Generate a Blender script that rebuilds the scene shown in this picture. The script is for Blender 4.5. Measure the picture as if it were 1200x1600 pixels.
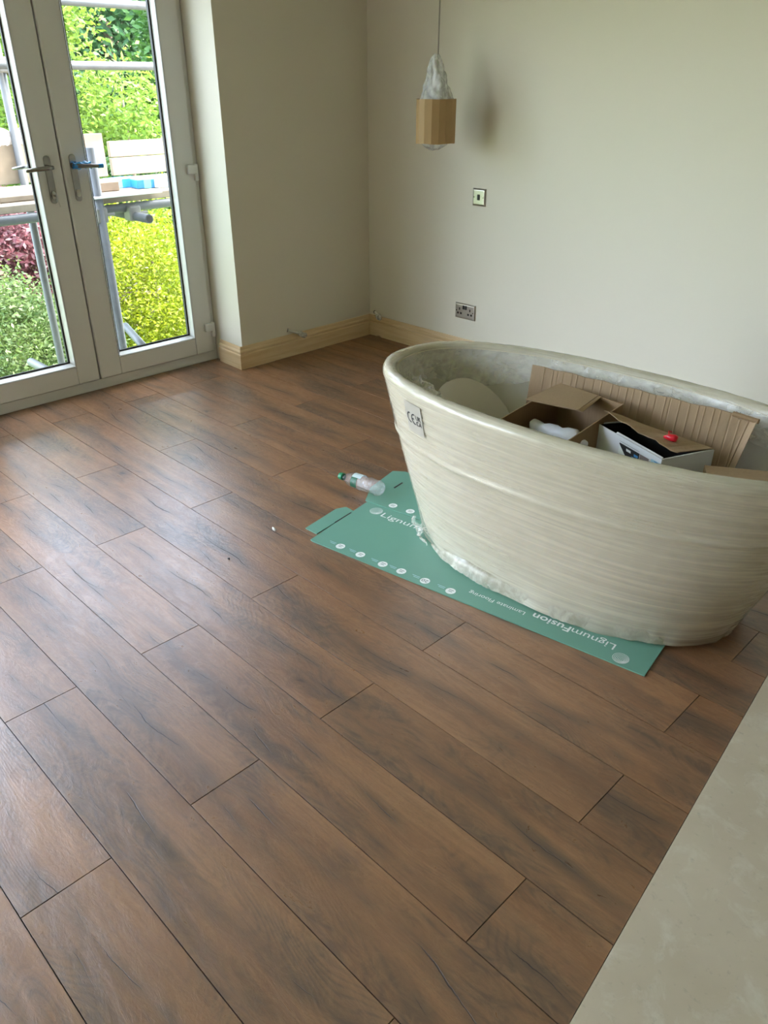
import bpy, bmesh, math, random
import numpy as np
from mathutils import Vector, Matrix
random.seed(7)
RNG = np.random.default_rng(11)
SC = bpy.context.scene
for o in list(bpy.data.objects): bpy.data.objects.remove(o, do_unlink=True)
COL = SC.collection
PI = math.pi

# ------------------------------------------------------------------ camera
H = 1.44; FPX = 1221.0                       # eye height (m), focal length in pixels of the 1200x1600 frame
YAW, PITCH, ROLL = math.radians(135.166), math.radians(28.902), math.radians(-0.075)
fwd = np.array([math.cos(PITCH)*math.cos(YAW), math.cos(PITCH)*math.sin(YAW), -math.sin(PITCH)])
rgt = np.array([math.sin(YAW), -math.cos(YAW), 0.0]); upv = np.cross(rgt, fwd)
rgt, upv = math.cos(ROLL)*rgt + math.sin(ROLL)*upv, -math.sin(ROLL)*rgt + math.cos(ROLL)*upv
cam = bpy.data.cameras.new('camera'); cam.sensor_fit = 'HORIZONTAL'; cam.sensor_width = 36.0
cam.lens = 36.0*FPX/1200.0; cam.clip_start = 0.05; cam.clip_end = 300
camo = bpy.data.objects.new('camera', cam); COL.objects.link(camo)
M = Matrix(((rgt[0], upv[0], -fwd[0], 0), (rgt[1], upv[1], -fwd[1], 0), (rgt[2], upv[2], -fwd[2], H), (0, 0, 0, 1)))
camo.matrix_world = M; SC.camera = camo
def hit(x, y, ax, val):
    d = fwd + (x-600)/FPX*rgt + (800-y)/FPX*upv
    o = np.array([0, 0, H]); t = (val-o[ax])/d[ax]; return o + t*d
def pix(p):
    d = np.array(p, float)-[0, 0, H]; z = d@fwd
    return np.array([600+FPX*(d@rgt)/z, 800-FPX*(d@upv)/z])

# ------------------------------------------------------------------ world, sun, exposure
SUN_DIR = Vector((0.20, 0.50, 0.82)).normalized()
w = bpy.data.worlds.new('sky'); SC.world = w; w.use_nodes = True
nt = w.node_tree; nt.nodes.clear()
sky = nt.nodes.new('ShaderNodeTexSky'); sky.sky_type = 'NISHITA'; sky.sun_disc = False
sky.sun_elevation = math.asin(SUN_DIR.z); sky.sun_rotation = math.atan2(SUN_DIR.x, SUN_DIR.y)
sky.air_density = 1.0; sky.dust_density = 2.5; sky.ozone_density = 1.0
mx = nt.nodes.new('ShaderNodeMix'); mx.data_type = 'RGBA'; mx.inputs[0].default_value = 0.28
mx.inputs[7].default_value = (6.2, 6.2, 6.1, 1)           # thin bright cloud over the blue
bg = nt.nodes.new('ShaderNodeBackground'); bg.inputs[1].default_value = 0.76
ow = nt.nodes.new('ShaderNodeOutputWorld')
nt.links.new(sky.outputs[0], mx.inputs[6]); nt.links.new(mx.outputs[2], bg.inputs[0]); nt.links.new(bg.outputs[0], ow.inputs[0])
sl = bpy.data.lights.new('sun', 'SUN'); sl.energy = 3.6; sl.angle = math.radians(0.6); sl.color = (1, 0.95, 0.86)
so = bpy.data.objects.new('sun', sl); COL.objects.link(so)
so.rotation_euler = SUN_DIR.to_track_quat('Z', 'Y').to_euler(); so.location = (0, -6, 9)
vs = SC.view_settings
vs.view_transform = 'Standard'; vs.look = 'None'; vs.gamma = 1.0; vs.use_curve_mapping = False
vs.exposure = 2.5

# ------------------------------------------------------------------ material helpers
class NT:
    def __init__(s, name):
        s.m = bpy.data.materials.new(name); s.m.use_nodes = True; s.t = s.m.node_tree; s.t.nodes.clear()
        s.out = s.t.nodes.new('ShaderNodeOutputMaterial')
    def n(s, typ, **kw):
        nd = s.t.nodes.new('ShaderNode'+typ)
        for k, v in kw.items():
            if k.startswith('i_'):
                nd.inputs[k[2:].replace('_', ' ')].default_value = v
            else: setattr(nd, k, v)
        return nd
    def l(s, a, b): s.t.links.new(a, b)
    def val(s, x, sock):
        if isinstance(x, (int, float)): sock.default_value = x
        else: s.l(x, sock)
    def math(s, op, a, b=0.0, c=None):
        nd = s.n('Math', operation=op); s.val(a, nd.inputs[0]); s.val(b, nd.inputs[1])
        if c is not None: s.val(c, nd.inputs[2])
        return nd.outputs[0]
    def mix(s, f, a, b, blend='MIX'):
        nd = s.n('Mix', data_type='RGBA', blend_type=blend); s.val(f, nd.inputs[0])
        for v, k in ((a, 6), (b, 7)):
            if isinstance(v, (tuple, list)): nd.inputs[k].default_value = (*v[:3], 1)
            else: s.l(v, nd.inputs[k])
        return nd.outputs[2]
    def mapr(s, v, a, b, c=0.0, d=1.0):
        nd = s.n('MapRange'); s.val(v, nd.inputs[0])
        for i, q in enumerate((a, b, c, d)): nd.inputs[i+1].default_value = q
        return nd.outputs[0]
    def ramp(s, v, stops):
        nd = s.n('ValToRGB'); s.l(v, nd.inputs[0]); e = nd.color_ramp.elements
        while len(e) < len(stops): e.new(0.5)
        for q, (p, c) in zip(e, stops): q.position = p; q.color = (*c, 1)
        return nd.outputs[0]
    def noise(s, vec, scale=5, detail=4, rough=0.55, dist=0.0):
        nd = s.n('TexNoise'); nd.inputs['Scale'].default_value = scale; nd.inputs['Detail'].default_value = detail
        nd.inputs['Roughness'].default_value = rough; nd.inputs['Distortion'].default_value = dist
        if vec is not None: s.l(vec, nd.inputs['Vector'])
        return nd.outputs[0]
    def mapv(s, vec, scale=(1, 1, 1), rot=(0, 0, 0), loc=(0, 0, 0)):
        nd = s.n('Mapping'); s.l(vec, nd.inputs[0]); nd.inputs[1].default_value = loc
        nd.inputs[2].default_value = rot; nd.inputs[3].default_value = scale; return nd.outputs[0]
    def obj(s): return s.n('TexCoord').outputs['Object']
    def bump(s, h, strength=0.3, dist=0.01, normal=None):
        nd = s.n('Bump'); nd.inputs['Strength'].default_value = strength; nd.inputs['Distance'].default_value = dist
        s.l(h, nd.inputs['Height'])
        if normal is not None: s.l(normal, nd.inputs['Normal'])
        return nd.outputs[0]
    def bsdf(s, color, rough=0.5, metal=0.0, normal=None, spec=0.5, coat=0.0, alpha=None):
        b = s.n('BsdfPrincipled')
        if isinstance(color, (tuple, list)): b.inputs['Base Color'].default_value = (*color[:3], 1)
        else: s.l(color, b.inputs['Base Color'])
        s.val(rough, b.inputs['Roughness']); s.val(metal, b.inputs['Metallic'])
        b.inputs['Specular IOR Level'].default_value = spec; b.inputs['Coat Weight'].default_value = coat
        b.inputs['Coat Roughness'].default_value = 0.15
        if normal is not None: s.l(normal, b.inputs['Normal'])
        if alpha is not None: s.val(alpha, b.inputs['Alpha'])
        return b.outputs[0]
    def done(s, sh): s.l(sh, s.out.inputs[0]); return s.m

def simple(name, c, rough=0.5, metal=0.0, var=0.12, scale=20, bump=0.0, spec=0.5, coat=0.0):
    t = NT(name); co = t.obj(); nz = t.noise(co, scale, 5)
    a = tuple(x*(1-var) for x in c); b = tuple(min(1, x*(1+var)) for x in c)
    col = t.mix(nz, a, b)
    nrm = t.bump(t.noise(co, scale*6, 4), bump, 0.004) if bump else None
    return t.done(t.bsdf(col, rough, metal, nrm, spec, coat))

def mat_wood():
    t = NT('oak laminate'); tc = t.n('TexCoord'); oi = t.n('ObjectInfo')
    r = oi.outputs['Random']
    off = t.n('CombineXYZ'); t.l(t.math('MULTIPLY', r, 57.3), off.inputs[0]); t.l(t.math('MULTIPLY', r, 23.7), off.inputs[1]); t.l(t.math('MULTIPLY', r, 91.1), off.inputs[2])
    va = t.n('VectorMath', operation='ADD'); t.l(tc.outputs['Object'], va.inputs[0]); t.l(off.outputs[0], va.inputs[1])
    v = va.outputs[0]
    # wavy distortion of the grain across the board
    wob = t.noise(t.mapv(v, (1.3, 6, 1)), 1.0, 3, 0.5)
    cx = t.n('CombineXYZ'); t.l(t.math('MULTIPLY', t.math('SUBTRACT', wob, 0.5), 0.10), cx.inputs[1])
    vd = t.n('VectorMath', operation='ADD'); t.l(v, vd.inputs[0]); t.l(cx.outputs[0], vd.inputs[1]); v2 = vd.outputs[0]
    tone = t.noise(t.mapv(v2, (0.9, 9, 1)), 1.0, 7, 0.62)
    grain = t.noise(t.mapv(v2, (5, 95, 1)), 1.0, 5, 0.65)
    patch = t.noise(t.mapv(v, (1.9, 6.5, 1), loc=(3, 7, 1)), 1.0, 5, 0.62)
    mott = t.noise(t.mapv(v2, (13, 30, 1)), 1.0, 7, 0.74, 1.6)
    fine = t.noise(t.mapv(v, (90, 150, 1)), 1.0, 4, 0.6, 0.5)
    # cathedral figure: contour lines of a slow field
    fig = t.noise(t.mapv(v, (1.5, 5.0, 1), loc=(21, 4, 2)), 1.0, 2, 0.4)
    rings = t.math('SINE', t.math('MULTIPLY', fig, 260.0))
    c = t.ramp(tone, [(0.26, (0.128, 0.054, 0.025)), (0.44, (0.245, 0.112, 0.051)), (0.57, (0.312, 0.150, 0.069)), (0.76, (0.42, 0.220, 0.106))])
    c = t.mix(t.mapr(grain, 0.32, 0.68, 0.0, 0.55), c, (0.150, 0.070, 0.033))
    c = t.mix(t.mapr(patch, 0.48, 0.66, 0.0, 0.75), c, (0.092, 0.060, 0.042))
    c = t.mix(t.math('MULTIPLY', t.mapr(rings, 0.1, 0.9, 0, 0.42), t.mapr(patch, 0.45, 0.6)), c, (0.07, 0.042, 0.03))
    c = t.mix(t.mapr(mott, 0.46, 0.72, 0.0, 0.50), c, (0.36, 0.205, 0.108))
    c = t.mix(t.mapr(fine, 0.52, 0.72, 0.0, 0.25), c, (0.13, 0.075, 0.045))
    # one or two long dark shakes wandering down each board, open only here and there
    sp = t.n('SeparateXYZ'); t.l(tc.outputs['Object'], sp.inputs[0])
    lw = None
    for k, (sd, amp, mid, lo) in enumerate(((17.0, 0.20, 0.105, 0.50), (43.0, 0.22, 0.065, 0.54))):
        cv = t.n('CombineXYZ'); t.l(t.math('ADD', sp.outputs[0], t.math('MULTIPLY', r, sd*7.0)), cv.inputs[0]); cv.inputs[1].default_value = sd
        yc = t.math('ADD', t.math('MULTIPLY', t.math('SUBTRACT', t.noise(cv.outputs[0], 1.5, 2, 0.5), 0.5), amp), t.math('MULTIPLY', t.math('SUBTRACT', t.noise(cv.outputs[0], 28.0, 3, 0.6), 0.5), 0.009))
        yc = t.math('ADD', yc, mid)
        dd = t.math('ABSOLUTE', t.math('SUBTRACT', sp.outputs[1], yc))
        opn = t.noise(t.mapv(cv.outputs[0], (1, 1, 1), loc=(3.3, 8, 2)), 4.0, 2, 0.5)
        wide = t.mapr(opn, lo, lo+0.16, 0.0, 0.0022)
        ln = t.mapr(t.math('DIVIDE', dd, t.math('ADD', wide, 0.00001)), 0.35, 1.0, 1.0, 0.0)
        near = t.math('MULTIPLY', t.mapr(dd, 0.0, 0.030, 1.0, 0.0), t.mapr(opn, lo-0.16, lo+0.06, 0.0, 0.62))
        near = t.math('MULTIPLY', near, t.mapr(mott, 0.3, 0.6, 0.55, 1.15))
        c = t.mix(near, c, (0.080, 0.050, 0.036))
        c = t.mix(t.math('MULTIPLY', ln, 0.9), c, (0.017, 0.010, 0.008))
        lw = ln if lw is None else t.math('MAXIMUM', lw, ln)
    # knots
    vo = t.n('TexVoronoi'); vo.inputs['Scale'].default_value = 1.0; t.l(t.mapv(v, (3.2, 5.6, 1)), vo.inputs['Vector'])
    kd = t.math('ADD', vo.outputs['Distance'], t.math('MULTIPLY', t.math('SUBTRACT', mott, 0.5), 0.22))
    sep = t.n('SeparateColor'); t.l(vo.outputs['Color'], sep.inputs[0])
    pick = t.mapr(sep.outputs[0], 0.62, 0.64)
    c = t.mix(t.math('MULTIPLY', t.mapr(kd, 0.03, 0.24, 0.55, 0.0), pick), c, (0.085, 0.05, 0.034))
    c = t.mix(t.math('MULTIPLY', t.mapr(kd, 0.02, 0.07, 0.85, 0.0), pick), c, (0.03, 0.017, 0.012))
    tint = t.mapr(t.math('FRACT', t.math('MULTIPLY', r, 13.37)), 0, 1, 0.90, 1.18)
    hsv = t.n('HueSaturation'); t.l(c, hsv.inputs['Color']); t.l(tint, hsv.inputs['Value']); hsv.inputs['Saturation'].default_value = 1.0
    rough = t.math('ADD', t.mapr(mott, 0.3, 0.72, 0.40, 0.25), t.math('MULTIPLY', lw, 0.4))
    hgt = t.math('ADD', t.math('MULTIPLY', mott, 0.7), t.math('ADD', t.math('MULTIPLY', rings, 0.03), t.math('ADD', t.math('MULTIPLY', grain, 0.2), t.math('MULTIPLY', lw, -0.35))))
    hgt = t.math('ADD', hgt, t.math('MULTIPLY', fine, 0.30)); nrm = t.bump(hgt, 0.5, 0.0024)
    return t.done(t.bsdf(hsv.outputs[0], rough, 0, nrm, 1.0))

def mat_glass(name, col=(0.82, 0.85, 0.85), refl=0.06):
    t = NT(name); tr = t.n('BsdfTransparent'); tr.inputs[0].default_value = (*col, 1)
    gl = t.n('BsdfGlossy'); gl.inputs['Roughness'].default_value = 0.01
    fr = t.n('LayerWeight'); fr.inputs[0].default_value = 0.25
    m = t.n('MixShader'); t.l(t.mapr(fr.outputs['Fresnel'], 0, 1, refl*0.5, 0.9), m.inputs[0])
    t.l(tr.outputs[0], m.inputs[1]); t.l(gl.outputs[0], m.inputs[2]); return t.done(m.outputs[0])

def mat_film(name, amin=0.1, amax=0.7, rot=0.0, stretch=(1, 1, 14), scale=6.0, white=(0.86, 0.86, 0.83), rough=0.22, bs=0.6, gloss=0.05, spec=0.6):
    # wrinkled clear stretch film: mostly see-through, whiter and shinier along its folds
    t = NT(name); co = t.obj(); v = t.mapv(co, stretch, (0, rot, 0))
    n1 = t.noise(v, scale, 6, 0.65, 0.6); n2 = t.noise(t.mapv(co, (1, 1, 1)), 3.0, 3)
    a = t.mapr(n1, 0.42, 0.72, amin, amax); a = t.math('MULTIPLY', a, t.mapr(n2, 0.3, 0.7, 0.75, 1.2))
    nrm = t.bump(n1, bs, 0.012)
    d = t.bsdf(white, rough, 0, nrm, spec, 0.25)
    tr = t.n('BsdfTransparent'); gl = t.n('BsdfGlossy'); gl.inputs['Roughness'].default_value = 0.12; t.l(nrm, gl.inputs['Normal'])
    fr = t.n('Fresnel'); fr.inputs[0].default_value = 1.45; t.l(nrm, fr.inputs['Normal'])
    m0 = t.n('MixShader'); t.l(t.mapr(fr.outputs[0], 0.0, 0.6, gloss*0.5, gloss*4), m0.inputs[0]); t.l(tr.outputs[0], m0.inputs[1]); t.l(gl.outputs[0], m0.inputs[2])
    m = t.n('MixShader'); t.l(a, m.inputs[0]); t.l(m0.outputs[0], m.inputs[1]); t.l(d, m.inputs[2]); return t.done(m.outputs[0])

def mat_leaf(name, c1, c2, c3, trans=0.35):
    t = NT(name); co = t.n('NewGeometry').outputs['Position']
    n1 = t.noise(co, 2.2, 3); n2 = t.noise(co, 23.0, 2)
    c = t.mix(t.mapr(n1, 0.35, 0.65), c1, c2); c = t.mix(t.mapr(n2, 0.45, 0.7, 0, 0.8), c, c3)
    d = t.bsdf(c, 0.45, 0, None, 0.35); tr = t.n('BsdfTranslucent'); t.l(c, tr.inputs[0])
    m = t.n('MixShader'); m.inputs[0].default_value = trans; t.l(d, m.inputs[1]); t.l(tr.outputs[0], m.inputs[2]); return t.done(m.outputs[0])

def mat_cardboard(name='corrugated cardboard', c=(0.40, 0.275, 0.165)):
    t = NT(name); co = t.obj(); n = t.noise(co, 9, 5); f = t.noise(t.mapv(co, (160, 160, 3)), 1.0, 2)
    col = t.mix(n, tuple(x*.86 for x in c), tuple(x*1.12 for x in c)); col = t.mix(t.mapr(f, 0.4, 0.6, 0, .22), col, tuple(x*.72 for x in c))
    return t.done(t.bsdf(col, 0.8, 0, t.bump(f, 0.12, 0.002), 0.2))

def mat_pine():
    t = NT('bare pine'); co = t.obj(); v = t.mapv(co, (2.2, 2.2, 30))
    n = t.noise(v, 1.0, 4, 0.6, 0.8); c = t.mix(t.mapr(n, 0.35, 0.65), (0.68, 0.48, 0.26), (0.78, 0.60, 0.37))
    vo = t.n('TexVoronoi'); vo.inputs['Scale'].default_value = 1.0; t.l(t.mapv(co, (4.2, 4.2, 9)), vo.inputs['Vector'])
    sep = t.n('SeparateColor'); t.l(vo.outputs['Color'], sep.inputs[0])
    k = t.math('MULTIPLY', t.mapr(vo.outputs['Distance'], 0.07, 0.13, 1, 0), t.mapr(sep.outputs[1], 0.40, 0.42))
    c = t.mix(t.math('MULTIPLY', k, 0.8), c, (0.16, 0.07, 0.03))
    return t.done(t.bsdf(c, 0.55, 0, t.bump(n, 0.1, 0.002), 0.35))

def mat_stone():
    t = NT('grey stone-effect flooring'); co = t.obj()
    a = t.noise(co, 2.3, 5, 0.6); b = t.noise(co, 13, 7, 0.68, 0.5); g = t.noise(co, 60, 4, 0.6)
    c = t.mix(t.mapr(a, 0.3, 0.7), (0.50, 0.415, 0.30), (0.63, 0.535, 0.40))
    c = t.mix(t.mapr(b, 0.52, 0.72, 0, 0.6), c, (0.70, 0.65, 0.54)); c = t.mix(t.mapr(g, 0.6, 0.75, 0, 0.3), c, (0.24, 0.225, 0.19))
    return t.done(t.bsdf(c, 0.55, 0, t.bump(b, 0.15, 0.003), 0.4))

def mat_wall():
    t = NT('warm off-white wall paint'); co = t.obj(); n = t.noise(co, 160, 3); a = t.noise(co, 1.1, 3)
    c = t.mix(a, (0.755, 0.708, 0.595), (0.785, 0.738, 0.625))
    return t.done(t.bsdf(c, 0.62, 0, t.bump(n, 0.05, 0.001), 0.35))

MAT = dict(
    wood=mat_wood(), wall=mat_wall(), stone=mat_stone(), pine=mat_pine(), card=mat_cardboard(),
    card_dark=mat_cardboard('brown box cardboard', (0.33, 0.215, 0.12)),
    ceiling=simple('matt white ceiling', (0.74, 0.72, 0.66), 0.8), plaster=simple('dark brown bounce-cutting wall', (0.30, 0.24, 0.19), 0.9, 0, 0.15, 3), sub=simple('grey subfloor', (0.2, 0.19, 0.17), 0.9, 0, .2, 8),  # brown wall tone is made dark so unseen walls bounce less light
    upvc=simple('white upvc', (0.72, 0.72, 0.69), 0.32, 0, 0.02, 5), glass=mat_glass('double glazing', (0.66, 0.69, 0.69)), rubber=simple('black rubber', (0.02, 0.02, 0.02), 0.6),
    chrome=simple('satin chrome', (0.30, 0.29, 0.27), 0.25, 1.0, 0.1, 30), nickel=simple('brushed nickel', (0.52, 0.49, 0.44), 0.3, 1.0, 0.06, 90),
    black=simple('black plastic', (0.02, 0.018, 0.018), 0.4), dark=simple('black box inside', (0.012, 0.011, 0.01), 0.85),
    bluetape=simple('blue masking film', (0.03, 0.30, 0.72), 0.3, 0, 0.25, 60), acrylic=simple('white acrylic', (0.84, 0.80, 0.70), 0.2, 0, 0.03, 3),
    foam=simple('white packing foam', (0.70, 0.635, 0.50), 0.7, 0, 0.04, 25, 0.1),
    film=mat_film('stretch film', 0.40, 0.80, 0.10, (0.40, 0.8, 16), 4.5, bs=0.08, white=(0.71, 0.645, 0.51), gloss=0.05, spec=0.5), filmhem=mat_film('gathered film hem', 0.45, 0.85, 0.0, (3, 3, 3), 9, (0.60, 0.55, 0.44), 0.5, 0.15, 0.02, 0.3), filmtop=mat_film('loose clear film', 0.30, 0.62, 0.3, (1.2, 1.2, 2.2), 12, rough=0.18, bs=0.28, white=(0.92, 0.87, 0.77), gloss=0.05),
    bag=mat_film('thin plastic bag', 0.35, 0.9, 0.0, (2.2, 2.2, 1.0), 16, (0.92, 0.92, 0.92), 0.2, 0.9),
    whitecard=simple('white coated card', (0.78, 0.78, 0.78), 0.4, 0, 0.03, 6), greycard=simple('grey card', (0.60, 0.59, 0.57), 0.5, 0, 0.05, 8),
    green=simple('green printed card', (0.150, 0.335, 0.255), 0.4, 0, 0.1, 5, 0.05), greenedge=simple('card edge', (0.28, 0.22, 0.15), 0.8),
    white=simple('white print', (0.86, 0.88, 0.86), 0.5, 0, 0.01), ink=simple('black print', (0.015, 0.015, 0.015), 0.5), inkgrey=simple('grey print', (0.28, 0.31, 0.30), 0.5), paper=simple('label paper', (0.44, 0.40, 0.34), 0.6, 0, 0.02),
    skyprint=simple('pale blue print', (0.45, 0.68, 0.78), 0.4), brownprint=simple('grey brown print', (0.23, 0.19, 0.175), 0.4), blueprint=simple('blue print', (0.06, 0.26, 0.55), 0.4),
    red=simple('red plastic', (0.75, 0.012, 0.03), 0.3), sleeve=simple('brown card sleeve', (0.42, 0.265, 0.115), 0.6, 0, 0.08, 14),
    cord=simple('grey fabric flex', (0.33, 0.30, 0.25), 0.7), pet=mat_film('clear bottle plastic', 0.0, 0.03, 0.0, (1, 1, 1), 28, (0.8, 0.9, 0.87), 0.06, 1.0, 0.12), capgreen=simple('green bottle cap', (0.01, 0.22, 0.09), 0.35), labelgreen=simple('dark green print', (0.02, 0.12, 0.06), 0.4), labelblue=simple('pale label', (0.62, 0.74, 0.76), 0.35),
    pipe=simple('white plastic pipe', (0.7, 0.69, 0.64), 0.4), cloth=simple('white plastic sheet', (0.82, 0.82, 0.84), 0.4, 0, 0.05, 9),
    steel=simple('galvanised scaffold tube', (0.085, 0.09, 0.095), 0.5, 0.1, 0.35, 14, 0.1), clampm=simple('dull clamp steel', (0.22, 0.21, 0.20), 0.6, 0.6, 0.3, 30),
    board=simple('weathered scaffold board', (0.27, 0.22, 0.165), 0.85, 0, 0.45, 9, 0.3), brick=simple('brick block', (0.30, 0.22, 0.16), 0.9, 0, 0.3, 30, 0.3),
    cyan=simple('pale blue wrapper', (0.22, 0.60, 0.75), 0.4), strongblue=simple('blue wrapper', (0.03, 0.25, 0.62), 0.4),
    bark=simple('bark', (0.16, 0.12, 0.085), 0.9, 0, 0.35, 14, 0.5), grass=simple('lawn', (0.10, 0.17, 0.045), 0.9, 0, 0.45, 7, 0.3), render=simple('cream render', (0.55, 0.50, 0.43), 0.9, 0, 0.1, 4), roof=simple('clay roof tile', (0.36, 0.17, 0.10), 0.85, 0, 0.25, 12), outer=simple('brick facade', (0.30, 0.19, 0.14), 0.9, 0, 0.25, 20),
    leaf_yellow=mat_leaf('yellow-green leaves', (0.20, 0.26, 0.010), (0.33, 0.36, 0.012), (0.10, 0.17, 0.012)),
    leaf_green=mat_leaf('fresh green leaves', (0.055, 0.15, 0.03), (0.11, 0.22, 0.035), (0.03, 0.09, 0.03)),
    leaf_lime=mat_leaf('lime leaves', (0.15, 0.26, 0.03), (0.24, 0.34, 0.05), (0.08, 0.16, 0.025)),
    leaf_dark=mat_leaf('deep green leaves', (0.035, 0.105, 0.045), (0.06, 0.15, 0.055), (0.09, 0.17, 0.05)),
    leaf_red=mat_leaf('copper leaves', (0.13, 0.035, 0.05), (0.20, 0.06, 0.07), (0.26, 0.20, 0.19)),
    leaf_fern=mat_leaf('feathery green leaves', (0.06, 0.12, 0.03), (0.12, 0.18, 0.03), (0.20, 0.24, 0.12)),
)

# ------------------------------------------------------------------ object helpers
def tag(o, label=None, cat=None, group=None, kind=None):
    if label: o['label'] = label
    if cat: o['category'] = cat
    if group: o['group'] = group
    if kind: o['kind'] = kind
    return o
def thing(name, loc, label, cat, group=None, kind=None):
    o = bpy.data.objects.new(name, None); COL.objects.link(o); o.location = loc; o.empty_display_size = 0.05
    return tag(o, label, cat, group, kind)
def wloc(o):
    p = Vector((0, 0, 0))
    while o is not None: p = p + o.location; o = o.parent
    return p
def obj(name, verts, faces, mat, parent=None, smooth=False, origin=None):
    """verts in world metres; origin of the new object at `origin` (or its parent's place)"""
    base = wloc(parent) if parent is not None else Vector((0, 0, 0))
    org = Vector(origin) if origin is not None else base
    me = bpy.data.meshes.new(name)
    me.from_pydata([tuple(Vector(v)-org) for v in verts], [], [tuple(int(i) for i in f) for f in faces]); me.update()
    o = bpy.data.objects.new(name, me); COL.objects.link(o)
    o.parent = parent; o.location = org-base
    me.materials.append(MAT[mat] if isinstance(mat, str) else mat)
    if smooth: me.polygons.foreach_set('use_smooth', [True]*len(me.polygons))
    return o
def bm_obj(name, bm, mat, parent=None, smooth=False, origin=None):
    bm.verts.index_update(); v = [tuple(x.co) for x in bm.verts]; f = [[q.index for q in p.verts] for p in bm.faces]; bm.free()
    return obj(name, v, f, mat, parent, smooth, origin)
class MB:
    def __init__(s): s.v = []; s.f = []
    def add(s, v, f):
        b = len(s.v); s.v += [tuple(x) for x in v]; s.f += [tuple(i+b for i in q) for q in f]; return s
    def box(s, a, b, bevel=0.0, seg=1, xf=None):
        bm = bmesh.new(); bmesh.ops.create_cube(bm, size=1)
        for q in bm.verts: q.co = Vector([(a[i]+b[i])/2+q.co[i]*(b[i]-a[i]) for i in range(3)])
        if bevel: bmesh.ops.bevel(bm, geom=list(bm.edges), offset=bevel, segments=seg, affect='EDGES', profile=0.5)
        bm.verts.index_update()
        v = [Vector(q.co) for q in bm.verts]
        if xf is not None: v = [xf @ q for q in v]
        s.add(v, [[q.index for q in p.verts] for p in bm.faces]); bm.free(); return s
    def tube(s, pts, r, n=10, cap=True, closed=False):
        pts = [Vector(p) for p in pts]; rs = r if hasattr(r, '__len__') else [r]*len(pts)
        rings = []; prev = None
        for i, p in enumerate(pts):
            a = pts[max(i-1, 0)]; b = pts[min(i+1, len(pts)-1)]; d = (b-a).normalized()
            if prev is None:
                x = d.orthogonal().normalized()
            else:
                x = (prev-d*prev.dot(d)); x = x.normalized() if x.length > 1e-6 else d.orthogonal().normalized()
            prev = x; y = d.cross(x)
            rings.append([p+(x*math.cos(2*PI*k/n)+y*math.sin(2*PI*k/n))*rs[i] for k in range(n)])
        v = [q for g in rings for q in g]; f = []
        for i in range(len(rings)-1):
            for k in range(n): f.append((i*n+k, i*n+(k+1) % n, (i+1)*n+(k+1) % n, (i+1)*n+k))
        if cap: f.append(tuple(range(n-1, -1, -1))); f.append(tuple((len(rings)-1)*n+k for k in range(n)))
        return s.add(v, f)
    def prism(s, poly, d):
        n = len(poly); p = [Vector(q) for q in poly]; d = Vector(d)
        return s.add(p+[q+d for q in p], [tuple(range(n-1, -1, -1)), tuple(range(n, 2*n))]+[(i, (i+1) % n, n+(i+1) % n, n+i) for i in range(n)])
    def grid(s, P, closed_u=False):
        nu, nv = len(P), len(P[0]); v = [q for row in P for q in row]; f = []
        for i in range(nu if closed_u else nu-1):
            for j in range(nv-1):
                a = i*nv+j; b = ((i+1) % nu)*nv+j; f.append((a, b, b+1, a+1))
        return s.add(v, f)
    def build(s, name, mat, parent=None, smooth=False, origin=None): return obj(name, s.v, s.f, mat, parent, smooth, origin)
def text_mesh(txt, size, bold=False, spacing=1.0):
    cu = bpy.data.curves.new('t', 'FONT'); cu.body = txt; cu.size = size; cu.space_character = spacing
    if bold: cu.offset = size*0.018
    cu.resolution_u = 3
    o = bpy.data.objects.new('t', cu); COL.objects.link(o); bpy.context.view_layer.update()
    dg = bpy.context.evaluated_depsgraph_get(); me = bpy.data.meshes.new_from_object(o.evaluated_get(dg))
    v = [(p.co.x, p.co.y) for p in me.vertices]; f = [list(p.vertices) for p in me.polygons]
    bpy.data.objects.remove(o, do_unlink=True); bpy.data.curves.remove(cu); bpy.data.meshes.remove(me)
    return v, f
def rotz(a): return Matrix.Rotation(a, 4, 'Z')

# ------------------------------------------------------------------ room shell
XW = -3.622      # inner face of the wall that holds the glazed doors
XO = -4.02       # its outer face
YW = 3.475       # bath wall
YP = 2.462       # reveal of the pier beside the doors
CZ = 2.42; XB, YB = 2.6, -3.4
def struct(o, label, cat): return tag(o, label, cat, kind='structure')
DY0, DY1, DZ1 = 1.005, YP, 2.14      # door opening
WY0, WY1 = -3.3, 0.75                # unseen opening added further along to let in more daylight
m = MB()
m.box((XO, YP+0.012, -2.75), (XW, YW+0.25, CZ))
m.box((XO, WY1, -2.75), (XW, DY0, CZ)); m.box((XO, YB-0.25, -2.75), (XW, WY0, CZ))
m.box((XO, DY0, DZ1), (XW, YP+0.012, CZ)); m.box((XO, WY0, DZ1), (XW, WY1, CZ))
m.box((XO, DY0, -2.75), (XW-0.2, YP+0.012, -0.02)); m.box((XO, WY0, -2.75), (XW-0.2, WY1, -0.02))
struct(m.build('wall_left', 'wall'), 'off-white painted wall and pier that holds the glazed garden doors', 'wall')
struct(MB().box((XW, YW, -0.3), (XB, YW+0.25, CZ)).build('wall_right', 'wall'), 'long off-white painted wall behind the wrapped bath', 'wall')
struct(MB().box((XB, YB-0.25, -0.3), (XB+0.25, YW+0.25, CZ)).build('wall_back', 'plaster'), 'unseen wall at the far side of the grey floor, toned dark to cut bounced light', 'wall')  # dark finish chosen to keep bounced light off the pier
m = MB(); m.box((XW, YB-0.25, -0.3), (XB, YB, CZ))
struct(m.build('wall_side', 'plaster'), 'unseen wall opposite the bath, toned dark to cut bounced light', 'wall')
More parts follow.
